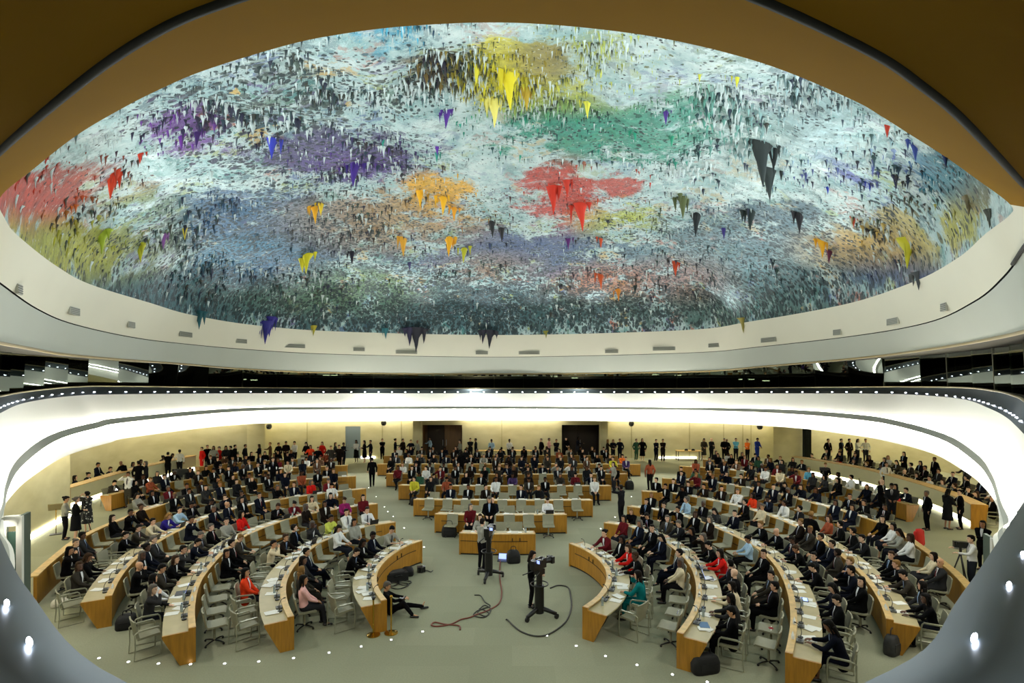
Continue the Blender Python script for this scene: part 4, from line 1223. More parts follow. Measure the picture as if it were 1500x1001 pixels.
# ================================================================ SEATS
def along(key, pitch, off, margin=.3):
    """seat places along a desk: (point, facing angle, index, count, fraction)"""
    pts, ns = PATH[key]
    op = [p + n * off for p, n in zip(pts, ns)]
    L = sum((b - a).length for a, b in zip(op, op[1:]))
    n = max(1, int((L - margin) / pitch))
    start = (L - (n - 1) * pitch) / 2
    out = []
    acc, j = 0.0, 0
    for i in range(n):
        s = start + i * pitch
        while j < len(op) - 2 and acc + (op[j + 1] - op[j]).length < s:
            acc += (op[j + 1] - op[j]).length; j += 1
        t = (s - acc) / max((op[j + 1] - op[j]).length, 1e-6)
        p = op[j].lerp(op[j + 1], t); nn = ns[j].lerp(ns[j + 1], t).normalized()
        d = -nn
        out.append((p, math.atan2(-d.x, d.y), i, n, i / max(1, n - 1)))
    return out
# stretches of each row that the photograph shows empty: (from, to) as fractions from the aisle
EMPTY = {
 'L1d': [(.62, 1.01)], 'L2d': [(.72, 1.01)], 'L2w': [(.0, .08), (.33, .42)], 'L3w': [(.28, .56), (.76, 1.01)], 'L3d': [(.97, 1.01)], 'L4d': [(.74, .86)], 'L4w': [(.20, .28)], 'LWw': [(.30, .42), (.55, .6)],
 'R1d': [(.64, 1.01)], 'R2w': [(.0, .05), (.42, .5), (.72, .8), (.84, 1.01)], 'R3w': [(.32, .58), (.92, 1.01)], 'R3d': [], 'R4w': [(.14, .22), (.40, .5)], 'R4d': [], 'RWw': [],
 'C1d': [(.5, 1.01)], 'C2w': [(-.1, 1.1)], 'C2d': [(-.1, .2), (.58, .9)], 'C3w': [(-.1, 1.1)], 'C3d': [(.0, .12), (.42, .5)], 'C4w': [(.3, .4), (.8, .9)], 'R5w': [(.3, .42)], 'R6w': [(.8, .9)]}
SPECIAL = [  # place in the photograph of the head or chest, clothing colour, garment, woman?
 (380, 858, 'orange red', 'jacket', True), (478, 757, 'lime', 'shirt', True), (452, 888, 'pink', 'shirt', True), (918, 822, 'red', 'jacket', True), (1048, 832, 'red', 'jacket', True), (930, 855, 'teal', 'jacket', True),
 (243, 745, 'pale blue', 'shirt', False), (247, 770, 'violet', 'jacket', True), (594, 787, 'grey', 'short', False), (551, 752, 'white', 'shirt', False), (795, 742, 'white', 'shirt', False), (593, 705, 'yellow', 'shirt', True),
 (724, 715, 'white', 'jacket', True), (885, 706, 'white', 'shirt', True), (1152, 752, 'white', 'jacket', True), (1110, 790, 'pale blue', 'shirt', True), (1002, 742, 'pale blue', 'shirt', False), (1336, 800, 'white', 'shirt', True),
 (920, 668, 'orange', 'shirt', True), (906, 672, 'yellow', 'shirt', True), (490, 712, 'white', 'shirt', True), (463, 710, 'red', 'shirt', True), (349, 768, 'red', 'shirt', True), (1066, 868, 'cream', 'shirt', True),
 (497, 795, 'white', 'jacket', True), (450, 742, 'cream', 'shirt', True), (920, 690, 'purple', 'shirt', True), (505, 745, 'magenta', 'shirt', True), (526, 740, 'maroon', 'shirt', True), (1190, 690, 'turquoise', 'shirt', True),
 (620, 685, 'white', 'shirt', False), (740, 700, 'purple', 'shirt', True), (417, 676, 'cream', 'shirt', True), (1100, 730, 'orange red', 'shirt', True), (880, 797, 'maroon', 'jacket', True), (1205, 772, 'rust', 'shirt', True),
 (1260, 690, 'white', 'shirt', False), (605, 668, 'white', 'shirt', False), (582, 700, 'maroon', 'jacket', True), (690, 752, 'maroon', 'shirt', True), (640, 688, 'maroon', 'shirt', True), (885, 762, 'maroon', 'shirt', True)]
seats = []
def rowname(key, side):
    if key in ('LW', 'RW'):
        return 'along the %s low wall' % ('left' if key == 'LW' else 'right')
    b = BLOCK[key[0]]; r = ORD[int(key[1])]
    return ('at %s %s desk' % (r, b)) if side == 'd' else ('against front of %s %s desk' % (r, b))
rs = random.Random(21)
for key in list(ROWS) + ['LW', 'RW']:
    c = key[0] == 'C'
    for side in ('w', 'd'):
        if key in ('LW', 'RW') and side == 'd': continue
        if side == 'w' and key[1] == '1': continue
        pitch = .86 if not c else .86
        if key == 'C1': pitch = .70
        if key == 'C2': pitch = .80
        for p, rz, i, n, f in along(key, pitch, 1.0 if side == 'd' else -.43, .5 if side == 'd' else .7):
            e = any(a <= f <= b for a, b in EMPTY.get(key + side, []))
            occ = not e and rs.random() < ({'d': .88, 'w': .74}[side] if key[1] not in '567' else .9)
            D = p.y
            seats.append(dict(key=key, side=side, p=p, rz=rz, i=i, n=n, f=f, occ=occ, D=D, sp=None))
for x, y, col, top, wm in SPECIAL:
    best = None
    for s in seats:
        hp = PX((s['p'].x, s['p'].y, 1.05))
        d = math.hypot(hp[0] - x, (hp[1] - y) * 1.3)
        if s['sp'] is None and (best is None or d < best[0]): best = (d, s)
    s = best[1]; s['occ'] = True; s['sp'] = (col, top, wm)
occ = sorted([s for s in seats if s['occ']], key=lambda s: s['D'])
emp = sorted([s for s in seats if not s['occ']], key=lambda s: s['D'])
print('SEATS', len(seats), 'occupied', len(occ), 'empty', len(emp))
NSTAND = 0
def seat_words(s):
    c = s['key'][0] == 'C'
    return '%s, %s seat from %s' % (rowname(s['key'], s['side']), ORD[s['i'] + 1], 'left end' if c else ('aisle' if s['key'] not in ('LW', 'RW') else 'far end'))

# ---------------- persons standing, walking or at the side counters
STAND = []   # (x px, y px of the feet, pose, angle deg (0 = looks away from the camera), dict, words)
def st(x, y, pz, ang, words, **k): STAND.append((x, y, pz, ang, words, k))
st(545, 714, 'walk', 15, 'walking away up the left aisle', col='black', top='jacket', woman=False, tie=False)
st(952, 719, 'stand', 10, 'standing in the right aisle with back turned', col='rust', top='shirt', woman=True, skirt=False, bottom=(24, 22, 24))
st(910, 766, 'stand_photo', 40, 'photographing at the lower end of the right aisle', col='charcoal', top='jacket', woman=False)
st(95, 791, 'stand_look', -60, 'nearest the left wall beside two others', col='grey', top='shirt', woman=True, skirt=False, bottom=(22, 22, 26))
st(111, 792, 'stand_folded', -40, 'holding papers between two others near the left counter end', col='black', top='shirt', woman=True, skirt=True, bottom=(20, 20, 23))
st(128, 781, 'stand_photo', 75, 'patterned dress, filming beside a tripod near left counter end', col='black', top='shirt', woman=True, skirt=True, pattern=True, bottom=(24, 24, 26))
st(184, 717, 'stand_bend', 75, 'leaning over the left side counter', col='black', top='jacket', woman=False)
st(203, 722, 'stand_talk', 40, 'standing left of a pair in front of the left counter', col='black', top='jacket', woman=False)
st(214, 720, 'stand', 120, 'standing right of a pair in front of the left counter', col='charcoal', top='jacket', woman=True, skirt=False)
st(246, 702, 'stand_folded', 20, 'standing in front of the left counter near its far end', col='black', top='jacket', woman=False)
st(263, 697, 'stand', 15, 'standing with back turned at the far end of left counter', col='white', top='shirt', woman=False, bottom=(24, 24, 28))
st(188, 744, 'stand_photo', 190, 'photographing behind the end of the sixth left desk', col='white', top='shirt', woman=False, bottom=(70, 66, 56))
st(1358, 777, 'stand', 80, 'standing alone beside the right side counter', col='black', top='jacket', woman=False)
st(1388, 776, 'stand_look', -80, 'standing left of a pair near the right counter end', col='charcoal', top='jacket', woman=True, skirt=True)
st(1407, 776, 'stand_talk', 60, 'standing right of a pair near the right counter end', col='black', top='jacket', woman=False)
st(1424, 866, 'camera_op', 70, 'working a video camera beside the right low wall', col='white', top='shirt', woman=False, bottom=(40, 44, 50))
st(1440, 836, 'stand_folded', 120, 'standing behind the camera operator by the right wall', col='black', top='jacket', woman=True, skirt=False)
st(1209, 722, 'stand_look', 160, 'standing behind a camera left of the wall screen', col='black', top='shirt', woman=False)
st(1298, 722, 'stand', 170, 'standing by the right counter beside the wall screen', col='white', top='shirt', woman=False)
st(1291, 758, 'stand_folded', 200, 'standing in the row below the wall screen, left one of two', col='black', top='jacket', woman=False)
st(1306, 766, 'stand_look', 150, 'standing in the row below the wall screen, right one of two', col='charcoal', top='jacket', woman=False)
st(1187, 822, 'stand_look', -60, 'standing between the third and fourth right desk rows', col='black', top='jacket', woman=False)
st(676, 699, 'stand', 10, 'standing among the rear centre rows with back turned', col='black', top='jacket', woman=True, skirt=False)
st(747, 722, 'stand_bend', 150, 'bending over a colleague in the middle of the centre block', col='navy', top='jacket', woman=False)
st(717, 793, 'stand_look', 180, 'standing behind the first centre desk beside the tall camera', col='black', top='jacket', woman=True, skirt=False)
st(899, 722, 'stand_talk', 100, 'standing at the right end of the fifth centre desk', col='grey', top='shirt', woman=True)
st(400, 712, 'stand', 200, 'standing among seated people in the fifth left row', col='black', top='jacket', woman=False)
st(612, 678, 'stand_talk', 120, 'standing beside the left pillar', col='grey', top='shirt', woman=False)
BACK = [344, 359, 380, 396, 408, 419, 432, 449, 472, 491, 503, 522, 534, 543, 560, 579, 590, 602, 630, 674, 689, 697, 720, 746, 793, 804, 815, 829, 846, 890, 898, 908, 932, 941, 961, 971, 1031, 1042, 1061, 1065, 1078, 1095, 1109]
BCOL = {521: 'white', 522: 'white', 630: 'pale blue', 674: 'grey', 720: 'pale blue', 804: 'pink', 432: 'white', 449: 'black', 472: 'red', 1095: 'orange', 1078: 'turquoise', 1109: 'blue', 932: 'green', 746: 'white', 697: 'navy', 961: 'navy'}
rb = random.Random(5)
for k, x in enumerate(BACK):
    D = (43.6 if x not in (630, 846, 829) else 45.2) - rb.random() * 1.0
    if x in (522, 534, 543): D = 42.0
    if x < 520: D = 40.6 + rb.random() * .5 if x > 385 else 39.6
    y = HY + F * H / D
    st(x, y, rb.choice(['stand', 'stand_folded', 'stand_talk', 'stand_look']), rb.choice([180, 160, 200, 120, 240, 90, 270]), 'standing along the back wall, %s from its left end' % (ORD[k + 1] if k < 35 else 'number %s from the right end, ' % ORD[len(BACK) - k] )[:40].replace('number ', '').replace(' from the right end, ', ''),
       col=BCOL.get(x), ) if k < 34 else st(x, y, rb.choice(['stand', 'stand_folded', 'stand_talk', 'stand_look']), rb.choice([180, 160, 200, 120, 240]), 'standing along the back wall, %s from its right end' % ORD[len(BACK) - k], col=BCOL.get(x))
for k, x in enumerate((296, 304, 313, 322, 331, 338)):
    st(x, HY + F * H / (38.2 + .5 * (k % 2)), rb.choice(['stand', 'stand_talk', 'stand_look']), rb.choice([150, 200, 90]), 'in the standing group behind the last left rows, %s from left' % ORD[k + 1], col=('red' if k in (0, 3) else None))
for k, x in enumerate((466, 455, 485, 497)):
    st(x, HY + F * H / (38.4 + .4 * (k % 2)), 'stand_talk', 180, 'standing behind the last left desk row near the aisle, %s in' % ORD[k + 1], col=('orange red' if k == 1 else None))
nplace = 0
def put_person(root, words, group=None):
    tag(root, words, 'person', group)
for x, y, pz, ang, words, k in STAND:
    p = W(x, y, 0)
    r, w = person(pz, (p.x, p.y, 0), math.radians(ang), rnd=rs, detail=2 if p.y < 34 else 0, scale=rs.uniform(.97, 1.04), **k)
    lab = '%s %s' % (w, words)
    if len(lab.split()) > 16: lab = ' '.join(lab.split()[:16])
    put_person(r, lab, 'people standing in the hall'); nplace += 1
# behind the left counter
for k, (p, rz, i, n, f) in enumerate(along('LP', .95, 1.0, .6)):
    if k % 9 == 8: continue
    pz = 'stand_look' if k == 3 else rs.choice(['lean_desk', 'upright', 'typing', 'turned_left'])
    c = chair_at('arm', (p.x, p.y, 0), rz) if k != 3 else None
    if c: tag(c, 'grey armchair behind the left side counter, %s from its near end' % ORD[k + 1], 'chair', 'chairs behind the side counters')
    r, w = person(pz, (p.x, p.y, 0.0 if k != 3 else 0), rz, rnd=rs, detail=1)
    put_person(r, '%s behind the left side counter, %s from its near end' % (w, ORD[k + 1]), 'people behind the side counters'); nplace += 1
# behind the right counter: three crowded rows
M_plat = MATS['counter_panel']
pts_, ns_ = PATH['RP']
rows_ = []
struct(MB().sweep(pts_, ns_, [(1.7, 0), (1.7, .22), (4.6, .22), (4.6, 0)]).build('floor_platform', M_carpet))
side_p = []
for rr, (off, z, pit) in enumerate(((1.0, 0.0, 1.0), (2.2, .22, 1.05), (3.25, .22, 1.15))):
    for k, (p, rz, i, n, f) in enumerate(along('RP', pit, off, .6)):
        if rs.random() < .1: continue
        pz = rs.choice(['lean_desk', 'upright', 'typing', 'turned_left', 'turned_right', 'hand_face']) if rr < 2 or f < .25 else rs.choice(['stand', 'stand_folded', 'stand_talk', 'upright', 'upright'])
        if POSES[pz][0] == 'sit':
            c = chair_at('arm', (p.x, p.y, z), rz); tag(c, 'grey armchair, %s row behind the right side counter, %s from far end' % (ORD[rr + 1], ORD[k + 1]), 'chair', 'chairs behind the side counters')
        r, w = person(pz, (p.x, p.y, z), rz, rnd=rs, detail=1, col=('red' if (rr, k) in ((1, 13), (0, 2)) else ('white' if (rr, k) == (0, 9) else None)))
        put_person(r, '%s behind right side counter, %s row, %s from far end' % (w, ORD[rr + 1], ORD[k + 1]), 'people behind the side counters'); nplace += 1
for k, x in enumerate((1213, 1232, 1244, 1256, 1268)):
    D = 39.6; p = WD(x, 600, D); pl = .4
    r, w = person(rs.choice(['stand', 'stand_folded', 'stand_talk']), (p.x, p.y, pl), math.radians(rs.choice([160, 190, 210])), rnd=rs, detail=1, col=('white' if k == 4 else None))
    put_person(r, '%s standing at back of right booth, %s from left' % (w, ORD[k + 1]), 'people behind the side counters'); nplace += 1
pa, pb = WD(1196, 600, 39.9), WD(1285, 600, 39.9)
struct(MB().box(((pa.x + pb.x) / 2, 40.0, .2), (pb.x - pa.x, 1.4, .4)).build('floor_step', M_carpet))

# ---------------- seated persons: the nearest as persons of their own, the rest as one crowd
N_PERS = 296 - nplace - 6
near_occ, far_occ = occ[:N_PERS], occ[N_PERS:]
print('standing and counter people', nplace, 'seated individuals', len(near_occ), 'crowd', len(far_occ))
DP = ['lean_desk', 'lean_desk', 'typing', 'writing', 'upright', 'hand_face', 'turned_left', 'turned_right', 'reading']
WP = ['upright', 'crossed', 'reading', 'turned_left', 'turned_right', 'upright', 'crossed', 'hand_face']
for s in near_occ:
    pz = rs.choice(DP if s['side'] == 'd' else WP)
    k = {}
    if s['sp']: k = dict(col=s['sp'][0], top=s['sp'][1], woman=s['sp'][2])
    if s['sp'] and s['sp'][0] == 'grey': pz = 'writing'
    q = s['p'] + Vector((0, 0, 0))
    r, w = person(pz, (q.x, q.y, 0), s['rz'] + rs.uniform(-.15, .15), rnd=rs, detail=2 if s['D'] < 24 else 1, scale=rs.uniform(.96, 1.03), **k)
    put_person(r, '%s %s' % (w, seat_words(s)), 'seated delegates')
# chairs: nearest empty ones and those under the nearest people as chairs of their own
nch = len([o for o in bpy.data.objects if o.get('category') == 'chair'])
N_CH = 300 - nch - 3
cands = sorted(seats, key=lambda s: s['D'] + (6 if s['occ'] else 0))
near_ch, far_ch = cands[:N_CH], cands[N_CH:]
for s in near_ch:
    rz = s['rz'] + (rs.uniform(-.35, .35) if not s['occ'] and s['side'] == 'd' else rs.uniform(-.06, .06))
    c = chair_at('arm' if s['side'] == 'd' else 'shell', (s['p'].x, s['p'].y, 0), rz)
    tag(c, '%s grey chair %s' % ('occupied' if s['occ'] else 'empty', seat_words(s)), 'chair', 'seats in the hall')
mbc = MB()
for s in far_ch:
    M = Matrix.Rotation(s['rz'], 3, 'Z')
    sub_ = MB()
    if s['side'] == 'd':
        prof_sheet([(.25, .455), (0, .465), (-.2, .455)], .5, .045, sub_, nx=2); prof_sheet([(-.21, .47), (-.27, .76), (-.30, .90)], .5, .03, sub_, nx=2)
        for q in (-.27, .27): sub_.tube([(q, .26, .02), (q, .25, .64), (q, -.25, .64), (q, -.26, .02)], .017, 4)
    else:
        prof_sheet([(.26, .44), (0, .445), (-.17, .45)], .48, .04, sub_, nx=2); prof_sheet([(-.17, .45), (-.25, .65), (-.285, .86)], .46, .03, sub_, nx=2); sub_.cyl((0, 0, 0), .03, .42, 6)
    mbc.add([M @ Vector(v) + s['p'] for v in sub_.v], sub_.f)
if far_ch:
    o = mbc.build('chairs_in_rear_rows', M_chair, shade=True, angle=.8); o['kind'] = 'stuff'; o['label'] = 'pale grey chairs filling the rear rows'
# the far crowd
M_crowd = mat('crowd_cloth', attr='paint', rough=.85, spec=.06)
cv, cf, cc = [], [], []
def crowd_add(mb, M, p, rgb):
    b = len(cv); cv.extend([tuple(M @ Vector(v) + p) for v in mb.v]); cf.extend([tuple(b + i for i in f) for f in mb.f]); cc.extend(list(s2l(rgb)) * len(mb.v))
for s in far_occ:
    pz = rs.choice(DP if s['side'] == 'd' else WP); J = getJ(pz)
    woman = rs.random() < .4
    col = BRIGHT[s['sp'][0]] if s['sp'] else (BRIGHT[rs.choice(['white', 'maroon', 'grey', 'cream', 'brown', 'white', 'white', 'rust', 'green'])] if rs.random() < .15 else rs.choice(CLOTHES)[0])
    M = Matrix.Rotation(s['rz'] + rs.uniform(-.15, .15), 3, 'Z')
    mb = MB(); torso(mb, J, .014); arms(mb, J, .012, .93); crowd_add(mb, M, s['p'], col)
    mb = MB(); legs(mb, J, .012); crowd_add(mb, M, s['p'], (20, 20, 24))
    mb = MB(); head_part(mb, J); hand_part(mb, J, 'l'); hand_part(mb, J, 'r'); mb.capsule(J['neck'], .05, J['head'], .05, 8); crowd_add(mb, M, s['p'], rs.choice(SKINS))
    hm = pm(pz, 'hair_long' if woman else 'hair_short'); mb = MB(); mb.add([v.co for v in hm.vertices], [tuple(p.vertices) for p in hm.polygons]); crowd_add(mb, M, s['p'], rs.choice(HAIRS)[0])
    if not woman and sum(col) < 260:
        fm = pm(pz, 'front'); mb = MB(); mb.add([v.co for v in fm.vertices], [tuple(p.vertices) for p in fm.polygons]); crowd_add(mb, M, s['p'], (220, 222, 224))
if cv:
    me = bpy.data.meshes.new('seated_crowd'); me.from_pydata(cv, [], cf)
    a = me.color_attributes.new('paint', 'FLOAT_COLOR', 'POINT'); a.data.foreach_set('color', cc)
    me.polygons.foreach_set('use_smooth', [True] * len(cf)); me.materials.append(M_crowd)
    o = link('seated_crowd', me); o['kind'] = 'stuff'; o['label'] = 'people seated in the rear rows'
# ================================================================ THINGS ON THE DESKS AND THE FLOOR
rp = random.Random(33)
M_screen = mat('lit_screen', (150, 170, 235), .3, emit=1.6)
M_lap = mat('laptop_shell', (46, 48, 52), .4, metal=.3)
M_tablet = mat('tablet_glass', (24, 30, 48), .2)
M_card = mat('white_card', (236, 236, 230), .7)
M_bag = mat('black_nylon', (14, 14, 15), .75, noise=(10, .2))
M_greybag = mat('grey_nylon', (52, 52, 52), .8, noise=(10, .2))
M_blue = mat('blue_folder', (70, 110, 150), .6)
def desk_frame(s, out, side=0.0):
    """a place on the desk in front of a seat, 'out' metres behind the ledge front, and its angle"""
    d = Vector((-math.sin(s['rz']), math.cos(s['rz']), 0))
    r = Vector((d.y, -d.x, 0))
    return s['p'] + d * (1.0 - out) + r * side, s['rz']
card_me = MB()
card_me.add([(-.13, -.03, 0), (.13, -.03, 0), (.13, 0, .085), (-.13, 0, .085), (-.13, .03, 0), (.13, .03, 0)], [(0, 1, 2, 3), (3, 2, 5, 4), (0, 3, 4), (1, 5, 2), (0, 4, 5, 1)])
CARD = card_me.mesh('name_card', [M_card], False)
PAPER = MB().box((0, 0, .004), (.21, .297, .008)).mesh('paper_sheets', M_paper, False)
mb = MB().cyl((0, 0, 0), .055, .03, 10); mb.tube(catmull([Vector(q) for q in ((0, 0, .02), (0, .02, .15), (0, -.03, .28), (0, -.09, .32))], 4), .007, 6); mb.capsule((0, -.09, .32), .014, (0, -.12, .325), .014, 8)
MIC = mb.mesh('microphone', M_black, True, .8)
CONS = MB().box((0, 0, .022), (.16, .14, .044)).mesh('voting_console', mat('console_grey', (92, 96, 98), .5), False)
KEYS = MB().box((0, 0, .047), (.11, .07, .006)).mesh('key_pad', M_dark, False)
def laptop(loc, rz, label, group='laptops on the desks'):
    e = empty('laptop', loc, rz)
    MB().box((0, 0, .01), (.34, .24, .02)).build('keyboard_base', M_lap, e)
    M = Matrix.Rotation(-.35, 3, 'X')
    l = MB().box((0, .16, .115), (.34, .012, .22), M=M).build('lid', M_lap, e)
    MB().box((0, .152, .115), (.31, .006, .19), M=M).build('screen', M_screen, l)
    tag(e, label, 'laptop', group); return e
ncard = npap = nmic = nlap = 0
dseats = sorted([s for s in seats if s['side'] == 'd'], key=lambda s: s['D'])
for s in dseats:
    w = seat_words(s).replace('at ', '', 1)
    near = s['D'] < 30
    if ncard < 175 and rp.random() < (.62 if s['key'][1] not in '12' else .5):
        p, a = desk_frame(s, .07, rp.uniform(-.15, .15))
        o = link('name_card', CARD, None, (p.x, p.y, ZT), a + rp.uniform(-.1, .1)); ncard += 1
        tag(o, 'white name card on ledge, %s' % w, 'card', 'name cards on the desk ledges')
    if near and npap < 230:
        for k in range(rp.choice((1, 1, 2, 2, 3))):
            p, a = desk_frame(s, rp.uniform(.30, .48), rp.uniform(-.34, .34))
            o = link('paper_sheets', PAPER, None, (p.x, p.y, .731 + .009 * k), a + rp.uniform(-.6, .6)); npap += 1
            tag(o, ('white papers, %s' % w) if k == 0 else ('%s white papers, %s' % (('more', 'further')[min(k - 1, 1)], w)), 'papers', 'papers on the desks')
    if s['D'] < 22 and nmic < 75:
        p, a = desk_frame(s, .21, .24)
        o = link('microphone', MIC, None, (p.x, p.y, .73), a + PI); nmic += 1
        tag(o, 'thin black desk microphone, %s' % w, 'microphone', 'desk microphones')
        p, a = desk_frame(s, .21, .02)
        o = link('conference_console', CONS, None, (p.x, p.y, .73), a); link('key_pad', KEYS, o)
        tag(o, 'small grey console, %s' % w, 'console', 'conference consoles')
    if s['occ'] and s['D'] < 30 and rp.random() < .17 and nlap < 26:
        p, a = desk_frame(s, .40, .0); nlap += 1
        laptop((p.x, p.y, .732), a, 'open laptop, %s' % w)
def nearest(key, x, y):
    return min([s for s in dseats if s['key'] == key], key=lambda s: math.hypot(*(a - b for a, b in zip(PX((s['p'].x, s['p'].y, .75)), (x, y)))))
def on_desk(x, y, name, mk, label, cat, z=.732):
    p = W(x, y, z); o = mk(p); o.name = name; tag(o, label, cat); return o
# water bottles and glasses on the near desks
mb = MB().cyl((0, 0, 0), .032, .16, 10); mb.cyl((0, 0, .16), .032, .04, 10, .012)
M_bottle = mat('clear_bottle', (190, 205, 205), .1); M_bottle.node_tree.nodes['Principled BSDF'].inputs['Transmission Weight'].default_value = .5
BOT = mb.mesh('water_bottle', M_bottle, True, .7); CAP = MB().cyl((0, 0, .20), .014, .025, 8).mesh('cap', M_blue, True, .7)
nb = 0
for s in dseats:
    if s['D'] < 24 and rp.random() < .22 and nb < 24:
        p, a = desk_frame(s, .27, -.30); o = link('water_bottle', BOT, None, (p.x, p.y, .73)); link('cap', CAP, o); nb += 1
        tag(o, 'small clear water bottle, %s' % seat_words(s).replace('at ', '', 1), 'bottle', 'water bottles on the desks')

# ---------------- studio cameras on pedestals with their operators
def wheel(p, par, r=.07):
    MB().tube([(p[0] - .025, p[1], r), (p[0] + .025, p[1], r)], r, 12).build('wheel', M_dark, par, shade=True, angle=.6)
def tv_camera(px, py, yaw, zt, label):
    p = W(px, py, 0); e = empty('studio_camera', (p.x, p.y, 0), yaw)
    for k in range(3):
        a = PI / 2 + k * 2 * PI / 3
        q = (.48 * math.cos(a), .48 * math.sin(a))
        MB().tube([(0, 0, .26), (q[0] * .5, q[1] * .5, .20), (q[0], q[1], .13)], [.07, .06, .05], 8).build('base_leg', M_black, e, shade=True)
        wheel(q, e)
    mb = MB().cyl((0, 0, .12), .13, .75, 16); mb.cyl((0, 0, .87), .085, zt - 1.32, 14); mb.build('column', M_black, e, shade=True, angle=.6)
    MB().tube([(.24 * math.cos(2 * PI * k / 18), .24 * math.sin(2 * PI * k / 18), .9) for k in range(18)], .016, 6, closed=True).build('steering_ring', M_black, e, shade=True)
    h = MB().box((0, 0, zt - .38), (.20, .24, .14)).build('pan_head', M_black, e)
    for s in (-1, 1): MB().tube([(s * .1, .1, zt - .36), (s * .2, .45, zt - .42)], .014, 6).build('pan_handle', M_black, h, shade=True)
    b = MB().box((0, .05, zt - .16), (.17, .50, .26)).build('camera_body', M_black, e)
    MB().box((0, .02, zt - .01), (.05, .24, .04)).build('carry_handle', M_black, b)
    MB().box((-.12, .12, zt - .06), (.16, .12, .12)).build('viewfinder', M_black, b)
    MB().box((-.12, .185, zt - .06), (.11, .01, .08)).build('viewfinder_screen', M_screen, b)
    l = MB().rings([[(r * math.cos(2 * PI * k / 16), y, zt - .16 + r * math.sin(2 * PI * k / 16)) for k in range(16)] for y, r in ((-.20, .06), (-.36, .075), (-.44, .10), (-.52, .10))]).build('zoom_lens', M_black, e, shade=True, angle=.6)
    MB().box((0, -.47, zt - .16), (.22, .10, .18)).build('lens_hood', M_black, l)
    MB().box((.10, .10, zt - .16), (.015, .2, .14)).build('label_plate', M_card, b)
    tag(e, label, 'camera'); return e
tv_camera(716, 848, PI * .93, 1.72, 'tall black studio camera on wheels in front of the first centre desk')
tv_camera(790, 904, PI * .75, 1.62, 'black studio camera on wheels nearer the open floor with coiled cable')
p = W(706, 835); r, w = person('camera_op', (p.x, p.y, 0), math.radians(-35), col='grey', top='shirt', woman=False, rnd=rp, tie=False, bottom=(20, 20, 24)); put_person(r, w + ' working the studio camera before the first centre desk')
p = W(778, 890); r, w = person('stand_look', (p.x, p.y, 0), math.radians(-90), col='black', top='short', woman=True, rnd=rp, scale=.92, skirt=False, hair=((30, 22, 18), 'dark'), bottom=(18, 18, 20)); put_person(r, w + ' at the studio camera on the open floor')
# laptop with a bright screen and a bag on the carpet
laptop((W(736, 822).x, W(736, 822).y, 0), PI * .95 - PI, 'open laptop with bright screen standing on the carpet beside a black bag', None)
def softbag(px, py, sx, sy, sz, rz, label, m=M_bag, handle=True, name='bag'):
    p = W(px, py); e = empty(name, (p.x, p.y, 0), rz)
    rr = []
    for z, k in ((0, .92), (.12, 1.0), (.55, 1.0), (.85, .86), (1.0, .62)):
        rr.append([(sx / 2 * k * (abs(math.cos(a)) ** .5) * (1 if math.cos(a) > 0 else -1), sy / 2 * k * (abs(math.sin(a)) ** .5) * (1 if math.sin(a) > 0 else -1), sz * z) for a in [2 * PI * i / 16 + .1 for i in range(16)]])
    MB().rings(rr).build('bag_body', m, e, shade=True)
    MB().box((0, -sy * .5, sz * .42), (sx * .6, .02, sz * .4)).build('pocket', m, e)
    if handle: MB().tube(catmull([Vector(q) for q in ((-sx * .2, 0, sz * .95), (-sx * .15, 0, sz * 1.3), (sx * .15, 0, sz * 1.3), (sx * .2, 0, sz * .95))], 5), .012, 6).build('handle', m, e, shade=True)
    tag(e, label, 'bag'); return e
softbag(752, 824, .48, .40, .42, .2, 'round black bag on the carpet right of the floor laptop')
softbag(658, 786, .62, .35, .48, 0, 'black bag leaning against the left end of the second centre desk')
softbag(1033, 985, .66, .30, .40, .25, 'wide black briefcase on the carpet at the near end of the second right desk')
softbag(1186, 956, .46, .28, .42, -.3, 'black handbag with raised handle at the near end of third right desk', handle=True)
softbag(1308, 958, .5, .26, .46, .5, 'dark grey bag leaning on the near end of the fourth right desk', M_greybag)
softbag(186, 920, .5, .4, .34, .4, 'black bag on the floor at the near end of the fourth left desk')
softbag(922, 717, .5, .4, .5, 0, 'black backpack on the floor at the right end of the fifth centre desk')
softbag(607, 740, .4, .4, .4, 0, 'small black bag at the left end of the third centre desk')
softbag(88, 888, .42, .30, .20, .5, 'white plastic bag on the carpet behind the fourth left desk', mat('white_plastic', (214, 210, 196), .5))
# equipment heap below the first left desk
p = W(580, 850); e = empty('equipment_case', (p.x, p.y, 0), .5)
MB().box((0, 0, .13), (.7, .42, .26)).build('case', M_bag, e); MB().box((0, 0, .275), (.5, .3, .03)).build('lid', M_greybag, e); MB().tube([(-.12, -.22, .2), (-.1, -.28, .22), (.1, -.28, .22), (.12, -.22, .2)], .014, 6).build('handle', M_black, e)
tag(e, 'black photo equipment case on the carpet under the first left desk', 'case')
softbag(597, 843, .4, .34, .26, .2, 'low black camera bag right of the equipment case', handle=False)
for k, (x, y, rr_) in enumerate(((573, 856, .26), (583, 859, .32), (592, 855, .22))):
    c = W(x, y); o = MB().tube([(c.x + rr_ * math.cos(2 * PI * i / 22), c.y + rr_ * .8 * math.sin(2 * PI * i / 22), .02 + .015 * math.sin(i)) for i in range(22)], .016, 6, closed=True).build('coiled_cable', M_black, shade=True)
    tag(o, 'coiled black cable by the equipment case, %s of three loops' % ORD[k + 1], 'cable', 'cable loops')
p = W(617, 838); e = empty('camera_flash', (p.x, p.y, 0), .3); MB().box((0, 0, .09), (.26, .18, .18)).build('flash_body', M_black, e); MB().cyl((0, -.09, .02), .07, .16, 12).build('flash_head', M_black, e)
